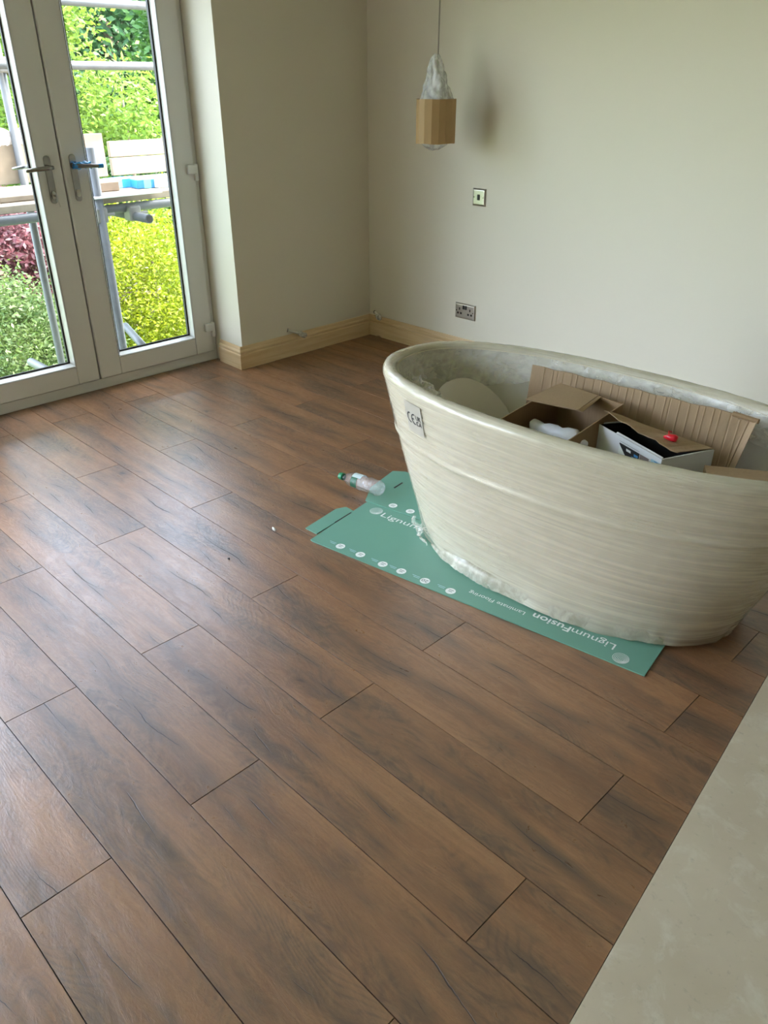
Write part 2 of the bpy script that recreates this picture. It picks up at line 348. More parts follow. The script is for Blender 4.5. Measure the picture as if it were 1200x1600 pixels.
struct(MB().box((XO-0.08, YB-0.25, CZ), (XB+0.25, YW+0.25, CZ+0.28)).build('ceiling', 'ceiling'), 'plain white ceiling over the room', 'ceiling')

# floor: subfloor slab with every board laid on it
fl = struct(MB().box((XO+0.1, YB, -0.14), (XB, YW, -0.012)).build('floor', 'sub'), 'brown oak laminate floor of staggered boards', 'floor')
PW, PL = 0.1941, 1.2095
TX = lambda y: -0.312-0.108*(y-0.765)          # edge where the grey floor begins
Y0 = 0.117*H; XA, XC = -0.3715*H, -0.8225*H    # joint positions of the two alternating rows
XEND = -3.905
cache = {}
def board(x0, x1, y0, y1, cut0=None):
    g = 0.0011; zt, zb, bv = 0.0, -0.012, 0.0002
    xr0 = xr1 = x1-g
    if cut0: xr0, xr1 = TX(y0)-0.002, TX(y1)-0.002
    key = None if cut0 or x0 == XEND or y1-y0 < PW-1e-5 else 'full'
    if key and key in cache: me = cache[key]
    else:
        def ring(z, i): return [(x0+g+i-x0, g+i, z), (xr0-i-x0, g+i, z), (xr1-i-x0, y1-y0-g-i, z), (x0+g+i-x0, y1-y0-g-i, z)]
        v = ring(zb, 0)+ring(zt-bv, 0)+ring(zt, bv)
        f = [(8, 9, 10, 11)]+[(a+i, a+(i+1) % 4, a+4+(i+1) % 4, a+4+i) for a in (0, 4) for i in range(4)]
        me = bpy.data.meshes.new('plank'); me.from_pydata(v, [], f); me.materials.append(MAT['wood'])
        if key: cache[key] = me
    o = bpy.data.objects.new('plank', me); COL.objects.link(o); o.parent = fl; o.location = (x0, y0, 0)
for k in range(-5, 18):
    y0 = Y0+k*PW; y1 = min(y0+PW, YW)
    if y1-y0 < 0.02: continue
    if y1 < YW and y1 > YP-0.05: pass
    j = XC if k % 2 == 0 else XA
    xs = [j-PL*i for i in range(-2, 5)]
    xend = XEND if y1 < YP+0.05 else XW-0.0
    for xr in xs:
        xl = xr-PL; tmin = min(TX(y0), TX(y1))
        if xl > tmin-0.02: continue
        if xr < xend+0.02: continue
        c = xr > tmin; XE = XEND
        if xl < xend:
            XEND_old = XEND; xl = xend; XEND = xl; board(xl, xr, y0, y1, c); XEND = XEND_old
        else: board(xl, xr, y0, y1, c)
poly = [(TX(YB), YB), (XB, YB), (XB, YW), (TX(YW), YW)]
m = MB(); m.prism([(x, y, -0.012) for x, y in poly], (0, 0, 0.0155))
struct(m.build('floor_stone', 'stone'), 'pale grey stone-effect flooring beside the oak boards', 'floor')

# skirting with mitred corners
prof = [(0, 0), (0.019, 0), (0.019, 0.082), (0.0135, 0.086), (0.0125, 0.090), (0.0165, 0.094), (0.0175, 0.100), (0.0145, 0.106), (0.0095, 0.110), (0.0085, 0.119), (0.006, 0.127), (0, 0.127)]
def skirting(name, a, b, na, nb, label):
    """a, b wall points at the ends; na, nb: outward mitre vectors there"""
    v = []
    for p, n in ((a, na), (b, nb)): v += [(p[0]+n[0]*d, p[1]+n[1]*d, z+0.0005) for d, z in prof]
    k = len(prof); f = [(i, (i+1) % k, k+(i+1) % k, k+i) for i in range(k)]+[tuple(range(k-1, -1, -1)), tuple(range(k, 2*k))]
    struct(obj(name, v, f, 'pine'), label, 'skirting')
skirting('baseboard_reveal', (XO+0.19, YP+0.01), (XW, YP+0.012-0.012), (0, -1), (1, -1), 'short bare pine skirting in the door reveal')
skirting('baseboard_left', (XW, YP), (XW, YW), (1, -1), (1, -1), 'bare pine skirting along the pier beside the doors')
skirting('baseboard_right', (XW, YW), (XB, YW), (1, -1), (0, -1), 'bare pine skirting running behind the wrapped bath')

skirting('baseboard_pier', (XW, WY1), (XW, DY0), (1, 0), (1, 0), 'bare pine skirting on the narrow pier between the doors and the added opening')

# ------------------------------------------------------------------ glazed garden doors
XF = -3.868                                   # room-side face of the leaves
def frame_rect(m, y0, y1, z0, z1, w, x0, x1, bevel=0.003, wb=None, wt=None):
    wb = w if wb is None else wb; wt = w if wt is None else wt
    m.box((x0, y0, z0), (x1, y0+w, z1), bevel); m.box((x0, y1-w, z0), (x1, y1, z1), bevel)
    m.box((x0, y0+w-0.001, z0), (x1, y1-w+0.001, z0+wb), bevel); m.box((x0, y0+w-0.001, z1-wt), (x1, y1-w+0.001, z1), bevel)
m = MB()
m.box((XO+0.06, DY0, 0.0), (XF-0.012, YP+0.01, 0.054), 0.003)
m.box((XO+0.06, DY0, DZ1-0.05), (XF-0.012, YP+0.01, DZ1), 0.003)
m.box((XO+0.06, DY0, 0.05), (XF-0.012, DY0+0.035, DZ1-0.04), 0.003); m.box((XO+0.06, YP-0.03, 0.05), (XF-0.012, YP+0.01, DZ1-0.04), 0.003)
m.box((XO+0.075, 1.70, 0.05), (XF-0.03, 1.77, DZ1-0.04), 0.003)
struct(m.build('trim_1', 'upvc'), 'white plastic outer frame and threshold around the garden doors', 'door frame')

def leaf(name, y0, y1, hinge_side, label):
    z0, z1 = 0.056, DZ1-0.052
    m = MB(); frame_rect(m, y0, y1, z0, z1, 0.118, XF-0.06, XF, 0.005, 0.098, 0.118)
    d = struct(m.build(name, 'upvc'), label, 'door')
    g0, g1, h0, h1 = y0+0.118, y1-0.118, z0+0.098, z1-0.118
    # bevelled glazing bead on the room side, rubber seal, pane
    xg = XF-0.032; b = 0.014
    v = []
    for (x, i) in ((XF+0.003, 0.0), (XF+0.001, 0.003), (xg, b)):
        v += [(x, g0+i, h0+i), (x, g1-i, h0+i), (x, g1-i, h1-i), (x, g0+i, h1-i)]
    f = [(a+i, a+(i+1) % 4, a+4+(i+1) % 4, a+4+i) for a in (0, 4) for i in range(4)]
    obj('glazing_bead', v, f, 'upvc', d)
    mm = MB(); frame_rect(mm, g0+b-0.001, g1-b+0.001, h0+b-0.001, h1-b+0.001, 0.009, xg-0.003, xg+0.0015, 0)
    obj('glazing_seal', mm.v, mm.f, 'rubber', d)
    mm = MB().box((xg-0.024, g0+b-0.002, h0+b-0.002), (xg-0.0005, g1-b+0.002, h1-b+0.002))
    # two sheets of the sealed unit are one flat sheet pair: outer faces only
    obj('pane', [(xg, g0, h0), (xg, g1, h0), (xg, g1, h1), (xg, g0, h1)], [(0, 1, 2, 3)], 'glass', d)
    mm = MB(); frame_rect(mm, g0-0.004, g1+0.004, h0-0.004, h1+0.004, 0.02, xg-0.026, xg-0.012, 0)
    obj('spacer_bar', mm.v, mm.f, 'rubber', d)
    return d
YM = 1.735
dr = leaf('door_1', YM+0.004, 2.446, 1, 'white glazed garden door leaf hinged on the pier, handle wrapped in blue film')
dl = leaf('door_2', 1.028, YM-0.004, -1, 'white glazed garden door leaf with a key in its lock')
def rounded_plate(m, y, z0, z1, w, x0, x1, n=8):
    pts = [(y+w*math.cos(a), z1-w+w*math.sin(a)) for a in np.linspace(0, PI, n)]+[(y+w*math.cos(a), z0+w+w*math.sin(a)) for a in np.linspace(PI, 2*PI, n)]
    m.prism([(x0, p, q) for p, q in pts], (x1-x0, 0, 0))
def handle(door, yc, s, tape, key):
    m = MB(); rounded_plate(m, yc, 0.935, 1.142, 0.0155, XF, XF+0.007)
    pl = m.build('handle_plate', 'chrome', door)
    m = MB(); m.tube([(XF+0.005, yc, 1.093), (XF+0.04, yc, 1.093)], 0.0095, 12)
    m.tube([(XF+0.040, yc-s*0.008, 1.093), (XF+0.046, yc+s*0.02, 1.092), (XF+0.047, yc+s*0.07, 1.090), (XF+0.044, yc+s*0.115, 1.087), (XF+0.041, yc+s*0.122, 1.086)], [0.009, 0.0105, 0.0095, 0.008, 0.004], 12)
    m.build('lever', 'chrome' if not tape else 'clampm', pl, True)
    m = MB(); rounded_plate(m, yc, 0.955, 0.99, 0.009, XF+0.006, XF+0.0125); m.build('lock_cylinder', 'nickel', pl)
    if key:
        m = MB(); m.box((XF+0.012, yc-0.0015, 0.968), (XF+0.034, yc+0.0015, 0.976)); m.box((XF+0.03, yc-0.0015, 0.945), (XF+0.05, yc+0.0015, 0.98), 0.001)
        m.tube([(XF+0.046, yc, 0.95), (XF+0.047, yc+0.004, 0.925)], 0.003, 6); m.build('key', 'nickel', pl)
    if tape:
        m = MB()
        P = []
        for i in range(15):
            q = i/14; y = yc+s*(-0.016+0.086*q); row = []
            for k in range(13):
                a = 2*PI*k/12; rr = 0.0135+0.0035*math.sin(5*a+9*q)+0.003*math.sin(17*q+2*a)
                row.append((XF+0.040+rr*math.cos(a)*0.8, y, 1.094+rr*math.sin(a)))
            P.append(row)
        m.grid(P)
        P = []
        for i in range(4):
            q = i/3; y = yc+s*(0.102+0.026*q)
            P.append([(XF+0.042+0.0115*math.cos(2*PI*k/12), y, 1.087+0.0105*math.sin(2*PI*k/12)) for k in range(13)])
        m.grid(P); m.build('blue_wrap', 'bluetape', pl, True)
    # lever on the garden side
    m = MB(); rounded_plate(m, yc, 0.935, 1.142, 0.0155, XF-0.067, XF-0.06)
    m.tube([(XF-0.065, yc, 1.093), (XF-0.105, yc, 1.093)], 0.0095, 10)
    m.tube([(XF-0.105, yc-s*0.008, 1.093), (XF-0.11, yc+s*0.06, 1.091), (XF-0.106, yc+s*0.12, 1.087)], [0.009, 0.0095, 0.005], 10)
    m.build('outer_handle', 'chrome', door, True)
handle(dl, 1.665, -1, False, True); handle(dr, 1.787, 1, True, False)
for z in (1.035, 0.20, 1.88):
    m = MB(); m.box((XF, 2.395, z-0.022), (XF+0.02, 2.447, z+0.022), 0.004, 2); m.box((XF-0.012, 2.436, z-0.058), (XF+0.018, 2.457, z+0.026), 0.005, 2)
    m.build('hinge', 'upvc', dr)
for z in (1.035, 0.20, 1.88):
    m = MB(); m.box((XF, 1.022, z-0.022), (XF+0.02, 1.074, z+0.022), 0.004, 2); m.box((XF-0.012, 1.010, z-0.058), (XF+0.018, 1.03, z+0.026), 0.005, 2)
    m.build('hinge', 'upvc', dl)
# plain frame of the added, unseen opening that brightens the room
m = MB(); frame_rect(m, WY0, WY1, 0.0, DZ1, 0.06, XO+0.06, XF, 0.004); m.box((XO+0.07, (WY0+WY1)/2-0.05, 0.05), (XF, (WY0+WY1)/2+0.05, DZ1-0.05), 0.004)
struct(m.build('added_opening', 'upvc'), 'wide white-framed opening added unseen along the door wall to light the room', 'window')

# ------------------------------------------------------------------ wall fittings
def switch():
    t = thing('light_switch', (-2.775, YW, 0.90), 'square polished metal light switch below the hanging lamp', 'switch')
    x, z = -2.775, 0.90; h = 0.043
    m = MB(); v = []
    for y, i in ((YW, 0), (YW-0.004, 0), (YW-0.009, 0.007), (YW-0.0095, 0.010)): v += [(x-h+i, y, z-h+i), (x+h-i, y, z-h+i), (x+h-i, y, z+h-i), (x-h+i, y, z+h-i)]
    f = [(a+i, a+(i+1) % 4, a+4+(i+1) % 4, a+4+i) for a in (0, 4, 8) for i in range(4)]+[(12, 13, 14, 15)]
    obj('faceplate', v, f, 'nickel', t)
    MB().box((x-0.0075, YW-0.0145, z-0.014), (x+0.0075, YW-0.009, z+0.014), 0.0015).build('rocker', 'black', t)
    for s in (-1, 1): MB().tube([(x+s*0.030, YW-0.009, z), (x+s*0.030, YW-0.0105, z)], 0.004, 10).build('screw', 'chrome', t)
def socket():
    x, z = -2.832, 0.286; hx, hz = 0.073, 0.043
    t = thing('power_socket', (x, YW, z), 'brushed metal double power socket low on the wall', 'socket')
    v = []
    for y, i in ((YW, 0), (YW-0.004, 0), (YW-0.009, 0.006), (YW-0.0095, 0.009)): v += [(x-hx+i, y, z-hz+i), (x+hx-i, y, z-hz+i), (x+hx-i, y, z+hz-i), (x-hx+i, y, z+hz-i)]
    f = [(a+i, a+(i+1) % 4, a+4+(i+1) % 4, a+4+i) for a in (0, 4, 8) for i in range(4)]+[(12, 13, 14, 15)]
    obj('faceplate', v, f, 'nickel', t)
    for s in (-1, 1):
        MB().box((x+s*0.0085-0.0065, YW-0.0135, z+0.012), (x+s*0.0085+0.0065, YW-0.009, z+0.034), 0.0012).build('rocker', 'black', t)
        c = x+s*0.038
        for dx, dz, a, b in ((0, 0.011, 0.004, 0.007), (-0.011, -0.0135, 0.0065, 0.0055), (0.011, -0.0135, 0.0065, 0.0055)):
            MB().box((c+dx-a, YW-0.0102, z+dz-b), (c+dx+a, YW-0.009, z+dz+b), 0.0003).build('pin_hole', 'black', t)
        MB().tube([(x+s*0.060, YW-0.009, z), (x+s*0.060, YW-0.0105, z)], 0.0035, 10).build('screw', 'chrome', t)
switch(); socket()

def pendant():
    x, y = -2.862, 3.205
    t = thing('pendant_lamp', (x, y, CZ), 'hanging lamp still packed in clear plastic and a brown card sleeve', 'lamp')
    z1, z0 = 1.362, 1.168; R = 0.098; zt = 1.548
    MB().tube([(x+0.012, y, CZ), (x+0.009, y, 2.0), (x+0.006, y, zt-0.06)], 0.0035, 8).build('cord', 'cord', t, True)
    MB().tube([(x+0.012, y, CZ), (x+0.012, y, CZ-0.025)], [0.045, 0.035], 24).build('ceiling_rose', 'chrome', t, True)
    # folded card sleeve: a twelve-sided open tube with an overlap
    n = 17; P = []
    for r_ in (R, R-0.003):
        ring = []
        for k in range(n+1):
            a = 2*PI*k/n+0.45; rr = r_*(1.0+0.03*math.sin(3*a)); ring.append((x+rr*math.cos(a), y+rr*math.sin(a)))
        P.append(ring)
    v = []; f = []
    for ring in P:
        for k, (a, b) in enumerate(ring): dz = 0.0015*math.sin(k*1.7); v += [(a, b, z0+dz-(0.004 if k == 3 else 0)), (a, b, z1+dz*0.5)]
    N = n+1
    for k in range(n):
        a = 2*k; o2 = 2*N
        f += [(a, a+2, a+3, a+1), (o2+a, o2+a+1, o2+a+3, o2+a+2), (a+1, a+3, o2+a+3, o2+a+1), (a, o2+a, o2+a+2, a+2)]
    obj('card_sleeve', v, f, 'sleeve', t)
    def crumple(z_a, z_b, rad, seed, nz=22, nt=72):
        rg = np.random.default_rng(seed); ph = rg.uniform(0, 6.28, (7, 3)); P = []
        for k in range(nt+1):
            th = 2*PI*k/nt; row = []
            for i in range(nz+1):
                q = i/nz; zz = z_a+(z_b-z_a)*q; w = 0
                for j, fr in enumerate((3, 5, 7, 9, 12, 4, 6)): w += math.sin(fr*th+ph[j, 0]+6*q*math.sin(ph[j, 1]))*(0.5+0.5*math.sin(7*q+ph[j, 2]))/(2+j*0.6)
                w += 0.45*abs(math.sin(4*th+11*q+ph[0, 0]))+0.3*abs(math.sin(6*th-15*q))
                rr = rad(q)*(1+0.26*w*min(1.0, 0.3+2*q)); off = 0.014*math.sin(5*q+1)
                row.append((x+rr*math.cos(th)+off*(1-rad(q)/R)*0.6, y+rr*math.sin(th), zz+0.006*w))
            P.append(row)
        return P
    MB().grid(crumple(z1-0.012, zt, lambda q: 0.074*(1-q)**0.75*(1-0.25*math.sin(PI*q))+0.008, 3)).build('plastic_bag', 'bag', t, True)
    MB().grid(crumple(z0+0.03, z0-0.033, lambda q: 0.066*math.sqrt(max(0, 1-q*q))+0.004, 5, 12)).build('plastic_bag', 'bag', t, True)
    # the glass shade inside the packaging
    prof2 = [(0.02, zt-0.07), (0.035, zt-0.09), (0.055, z1-0.01), (0.07, z0+0.06), (0.07, z0+0.01)]
    P = [[(x+r_*math.cos(2*PI*k/24), y+r_*math.sin(2*PI*k/24), zz) for r_, zz in prof2] for k in range(25)]
    MB().grid(P).build('lamp_shade', 'cloth', t, True)
pendant()

def stub(p0, p1, label):
    t = thing('pipe_stub', p0, label, 'pipe')
    p0, p1 = Vector(p0), Vector(p1); d = (p1-p0)
    MB().tube([p0, p0+d*0.7], 0.007, 10).build('pipe', 'pipe', t, True)
    pts = [p0+d*q for q in (0.55, 0.68, 0.8, 0.92, 1.0)]
    m = MB(); rg = random.Random(3); n = 10; rings = []
    m.tube(pts, [0.010, 0.017, 0.015, 0.018, 0.006], 10)
    m.v = [tuple(Vector(q)+Vector((rg.uniform(-1, 1), rg.uniform(-1, 1), rg.uniform(-1, 1)))*0.003) for q in m.v]
    m.build('plastic_cap', 'bag', t)
    MB().tube([p0-d.normalized()*0.0, p0+d.normalized()*0.004], 0.011, 12).build('collar', 'clampm', t)
stub((XW, 2.80, 0.155), (XW+0.07, 2.89, 0.118), 'white pipe stub taped off above the pier skirting')
stub((-3.575, YW, 0.148), (-3.478, YW-0.055, 0.135), 'white pipe stub taped off in the corner of the room')

# ------------------------------------------------------------------ flattened green flooring carton under the bath
CA = math.atan2(0.182, 1.209); C0 = np.array([-1.885, 1.501]); CU = np.array([math.cos(CA), math.sin(CA)]); CV = np.array([-CU[1], CU[0]])
def cw(u, v, z): p = C0+CU*u+CV*v; return (p[0], p[1], z)
def cuv(px, py, z=0.006): p = hit(px, py, 2, z)[:2]-C0; return float(p@CU), float(p@CV)
CZT = 0.0045
carton = thing('flattened_carton', (C0[0], C0[1], 0), 'flattened green flooring carton lying under the wrapped bath', 'carton')
def sheet(name, pts, z0, z1, mat='green'):
    m = MB(); m.prism([cw(u, v, z0) for u, v in pts], (0, 0, z1-z0)); return m.build(name, mat, carton)
mainp = sheet('panel', [(0, 0.004), (0.012, 0), (1.2225, 0), (1.2225, 0.345), (-0.012, 0.352)], 0.0006, CZT)
flap = sheet('flap', [(-0.070, 0.055), (-0.010, 0.048), (-0.010, 0.262), (-0.052, 0.270), (-0.074, 0.235)], 0.0006, CZT-0.0007)
# second panel, a little skewed and lying over the first
A2 = CA+0.01; p0 = hit(571, 782, 2, 0.008)[:2]; U2 = np.array([math.cos(A2), math.sin(A2)]); V2 = np.array([-U2[1], U2[0]])
def c2(u, v, z): p = p0+U2*u+V2*v; return (p[0], p[1], z)
m = MB(); m.prism([c2(*q, 0.0052) for q in ((0, 0), (0.95, 0), (0.95, 0.30), (-0.02, 0.30), (-0.065, 0.275), (-0.05, 0.10), (-0.02, 0.04))], (0, 0, 0.0038))
panel2 = m.build('panel', 'green', carton)
m = MB(); m.prism([c2(0.026, 0.152, 0.0092), c2(0.034, 0.150, 0.0092), c2(0.034, 0.208, 0.0092), c2(0.027, 0.210, 0.0092)], (0, 0, 0.0002)); m.build('hand_slot', 'black', panel2)
m = MB(); m.prism([cw(-0.011, 0.15, CZT), cw(-0.005, 0.15, CZT), cw(-0.005, 0.245, CZT), cw(-0.010, 0.245, CZT)], (0, 0, 0.0002)); m.build('fold_gap', 'black', flap)
def ctext(txt, size, u, v, du, dv, z, mat, parent, bold=False, sx=1.0, width=None):
    vv, ff = text_mesh(txt, size, bold); x0 = min(q[0] for q in vv); x1 = max(q[0] for q in vv)
    k = sx if width is None else width/(x1-x0)
    out = []
    for a, b in vv:
        a = (a-x0)*k; out.append(cw(u+du[0]*a+dv[0]*b, v+du[1]*a+dv[1]*b, z))
    # orientation: faces upward
    return obj('lettering', out, ff, mat, parent)
def ring(m, fn, u, v, r0, r1, z, n=40, gap=0):
    P = [[fn(u+r*math.cos(2*PI*k/n), v+r*math.sin(2*PI*k/n), z) for r in (r0, r1)] for k in range(n+1)]; m.grid(P)
def disc(m, fn, u, v, r, z, n=28, sq=1.0): m.add([fn(u+r*math.cos(2*PI*k/n), v+sq*r*math.sin(2*PI*k/n), z) for k in range(n)], [tuple(range(n))])
ZP = CZT+0.0003
ua, va_ = cuv(953, 1021); ub, vb = cuv(826, 967); wl = ua-ub; wA = wl*0.515
# printed upside down for the viewer: the words start at the right-hand end
ctext('Lignum', 0.041, ua, 0.082, (-1, 0), (0, -1), ZP, 'white', mainp, False, width=wA)
ctext('Fusion', 0.041, ua-wA-0.004, 0.082, (-1, 0), (0, -1), ZP, 'white', mainp, True, width=wl-wA-0.004)
uc, _ = cuv(812, 966); ud, _ = cuv(726, 930)
ctext('Laminate Flooring', 0.025, uc, 0.068, (-1, 0), (0, -1), ZP, 'white', mainp, False, width=uc-ud)
lu, lv = cuv(970, 1028)
def logo(fn, u, v, R, z, parent):
    m = MB()
    for i in range(7): r_ = R*(1-i*0.14); ring(m, fn, u+R*0.05*i, v-R*0.05*i, r_-R*0.055, r_, z)
    m.build('logo', 'white', parent)
logo(cw, lu, lv, 0.0235, ZP, mainp)
# second logo and word at the far edge, upright
lu2, lv2 = cuv(588, 798); logo(cw, lu2, lv2, 0.025, ZP, mainp)
ctext('Lignum', 0.044, lu2+0.034, lv2-0.022, (1, 0), (0, 1), ZP, 'white', mainp, False, width=0.175)
ctext('Fusion', 0.044, lu2+0.213, lv2-0.022, (1, 0), (0, 1), ZP, 'white', mainp, True, width=0.165)
for i, (px, py) in enumerate(((532, 853), (563, 866), (598, 881), (627, 892), (664, 907), (704, 923))):
    u, v = cuv(px, py); m = MB(); disc(m, cw, u, v, 0.0168, ZP); m.build('badge', 'white', mainp)
    if i == 4: ctext('20', 0.021, u+0.0125, v+0.007, (-1, 0), (0, -1), ZP+0.0002, 'inkgrey', mainp, True, width=0.025)
    else:
        m = MB()
        for j in range(2):
            w_ = 0.009-0.002*j; y_ = v+0.004-j*0.008
            m.add([cw(u-w_, y_, ZP+0.0002), cw(u+w_, y_, ZP+0.0002), cw(u+w_, y_+0.0032, ZP+0.0002), cw(u-w_, y_+0.0032, ZP+0.0002)], [(0, 1, 2, 3)])
        m.build('badge_mark', 'inkgrey', mainp)
    m = MB()
    for j in range(2):
        w_ = 0.030-0.008*j; y_ = v+0.006-j*0.007
        m.add([cw(u-0.024-w_, y_, ZP), cw(u-0.024, y_, ZP), cw(u-0.024, y_+0.0022, ZP), cw(u-0.024-w_, y_+0.0022, ZP)], [(0, 1, 2, 3)])
    m.build('fine_print', 'greenedge' if False else 'skyprint', mainp)
for px, py in ((614, 790), (641, 799)):
    p = hit(px, py, 2, 0.009)[:2]-p0; u, v = float(p@U2), float(p@V2); m = MB(); disc(m, c2, u, v, 0.0168, 0.0093); m.build('badge', 'white', panel2)
    m = MB()
    for j in range(2):
        y_ = v+0.003-j*0.008; m.add([c2(u-0.009, y_, 0.0095), c2(u+0.009, y_, 0.0095), c2(u+0.009, y_+0.003, 0.0095), c2(u-0.009, y_+0.003, 0.0095)], [(0, 1, 2, 3)])
    m.build('badge_mark', 'inkgrey', panel2)

# ------------------------------------------------------------------ bath wrapped in film
BC = np.array([-1.160, 2.045]); BR = 0.037; BZ = 0.0105; NE = 2.35
def bw(x, y, z): return (BC[0]+x*math.cos(BR)-y*math.sin(BR), BC[1]+x*math.sin(BR)+y*math.cos(BR), z+BZ)
def sup(th, a, b, n=NE):
    c, s = math.cos(th), math.sin(th)
    return a*math.copysign(abs(c)**(2/n), c), b*math.copysign(abs(s)**(2/n), s)
def out_ab(z):
    q = max(0.0, min(1.0, z/0.56)); e = q**0.85; return 0.548+0.212*e, 0.302+0.052*e
RC = (0.745, 0.339, 0.556, 0.0145)      # rim centre line half-axes, height, tube radius
bath = thing('bathtub', (BC[0], BC[1], BZ), 'white freestanding oval bath wrapped in foam and stretch film', 'bathtub')
NT_ = 200
THS = [2*PI*k/NT_ for k in range(NT_)]
def shell_profile(off=0.0):
    pr = []
    for z in (0.0, 0.004, 0.02, 0.06, 0.12, 0.2, 0.28, 0.36, 0.44, 0.5, 0.535):
        a, b = out_ab(z); k = -0.012 if z == 0 else 0; pr.append((a+k+off, b+k+off, z))
    for ang in range(-20, 201, 22):
        c, s = math.cos(math.radians(ang)), math.sin(math.radians(ang)); rr = RC[3]+off; pr.append((RC[0]+rr*c, RC[1]+rr*s*0+rr*c, RC[2]+rr*s))
    return pr
pr = shell_profile()
for q in np.linspace(0, 1, 12)[1:]:
    z = 0.545-(0.545-0.13)*math.sin(q*PI/2)**1.05; k = q**2.2
    pr.append((0.718-0.20*k-0.02*q, 0.312-0.075*k-0.015*q, z))
pr += [(0.40, 0.17, 0.118), (0.2, 0.08, 0.113), (0.03, 0.012, 0.112)]
MB().grid([[bw(*sup(t, a, b), z) for a, b, z in pr] for t in THS], True).build('bath_shell', 'acrylic', bath, True)
# foam padding over the outside and the roll of the rim
def wr(th, z, seed=0):
    s = th*0.52
    return (math.sin(62*z+9*s+2.0*math.sin(3*th+seed))*0.35+math.sin(118*z-7*th+1.7+2*math.sin(2*th))*0.3+math.sin(205*z+12*th+math.sin(5*th))*0.2+math.sin(27*z+5*th+seed)*0.5)
NF = 420; TF = [2*PI*k/NF for k in range(NF)]
def foam_row(th):
    row = []
    for a, b, z in shell_profile(0.006)[1:]: x, y = sup(th, a, b); row.append(bw(x, y, z))
    return row
MB().grid([foam_row(t) for t in TF[::2]], True).build('foam_wrap', 'foam', bath, True)
def film_ab(th, z):
    """outward-wrinkled film surface: half axes at a given angle and height"""
    a, b = out_ab(min(z, 0.56)); o = 0.0100+0.0003*wr(th, z)
    if z < 0.10:                                   # loose hem gathers and flares at the floor
        k = (1-z/0.10)**1.6
        near = max(0.0, math.sin(-th+0.25))**2
        o += k*(0.010+0.016*near*(0.5+0.5*math.sin(9*th+1.0+2*math.sin(3*th)))+0.006*max(0, math.sin(13*th+3+2*math.sin(5*th)))*near+0.002*math.sin(31*th+3*math.sin(7*th)))
    band = math.exp(-((z-0.395-0.03*math.sin(th+0.6))/0.008)**2)*0.006*(0.4+0.6*abs(math.sin(3*th)))   # rope of bunched film
    o += band
    return a+o, b+o
def film_pt(th, z, extra=0.0):
    a, b = film_ab(th, z); x, y = sup(th, a+extra, b+extra); return bw(x, y, z)
rows = []
ZF = list(np.linspace(0.0, 0.1, 9))+list(np.linspace(0.112, 0.535, 74))
for t in TF:
    row = []
    for z in ZF:
        zz = z-BZ*0.7+0.004+0.003*math.sin(7*t)+0.006*max(0, math.sin(9*t+1+2*math.sin(4*t))) if z < 0.02 else z
        a, b = film_ab(t, z); x, y = sup(t, a, b); row.append(bw(x, y, zz))
    for ang in range(-14, 181, 15):
        c, s = math.cos(math.radians(ang)), math.sin(math.radians(ang)); rr = RC[3]+0.010+0.0005*math.sin(23*t+ang*0.05+2*math.sin(5*t))+0.0003*math.sin(77*t-ang*.08)
        x, y = sup(t, RC[0]+rr*c, RC[1]+rr*c); row.append(bw(x, y, RC[2]+rr*s))
    rows.append(row)
MB().grid(rows, True).build('stretch_film', 'film', bath, True)
# gathered hem of film trailing on the carton along the near side
rows = []; rg = random.Random(5); NH = 150
ctl = [rg.random() for _ in range(40)]
def vn(x): i = int(x) % 39; f_ = x-int(x); f_ = f_*f_*(3-2*f_); return ctl[i]*(1-f_)+ctl[i+1]*f_
for k in range(NH+1):
    u = k/NH; t = PI*1.27+u*PI*0.56; env = min(1, u*5, (1-u)*5)
    reach = env*(1-0.75*u)*(0.002+0.024*vn(u*9)**1.6+0.008*vn(u*23+7)); rise = 0.010+0.016*vn(u*14+3)+0.010*vn(u*31)
    row = []
    for j in range(9):
        q = j/8; z = 0.042*(1-q)**1.7*env+0.004+rise*math.sin(PI*q)*env*0.8+0.003*math.sin(40*u*6+5*q)*q*env
        a, b = out_ab(max(z, 0)); o = 0.0125+(0.010-0.006*u)*q+reach*q; x, y = sup(t, a+o, b+o); row.append(bw(x, y, max(z-0.003*q, 0.0005)))
    rows.append(row)
MB().grid(rows).build('film_hem', 'filmhem', bath, True)
# loose film that hangs over the rim into the bath, with a ragged edge
rows = []; NL = 520
for k in range(NL):
    t = 2*PI*k/NL; row = []
    rag = 0.085+0.022*math.sin(3*t+0.5)+0.007*math.sin(8*t+2*math.sin(3*t))
    rag += 0.025*math.exp(-((t-2.75)/0.5)**2)
    for i in range(15):
        q = i/14; z = RC[2]+0.006-rag*q
        o = 0.0165+0.012*q+0.012*q*(0.5+0.5*math.sin(17*t+4*q+2*math.sin(5*t)))+0.003*math.sin(43*t+9*q)*q+0.0015*math.sin(113*t-13*q)*q
        o += 0.06*q*math.exp(-((t-3.85)/0.13)**2)
        x, y = sup(t, RC[0]-RC[3]-o, RC[1]-RC[3]-o); row.append(bw(x, y, z+0.004*math.sin(31*t)*q))
    rows.append(row)
MB().grid(rows, True).build('loose_film', 'filmtop', bath, True)
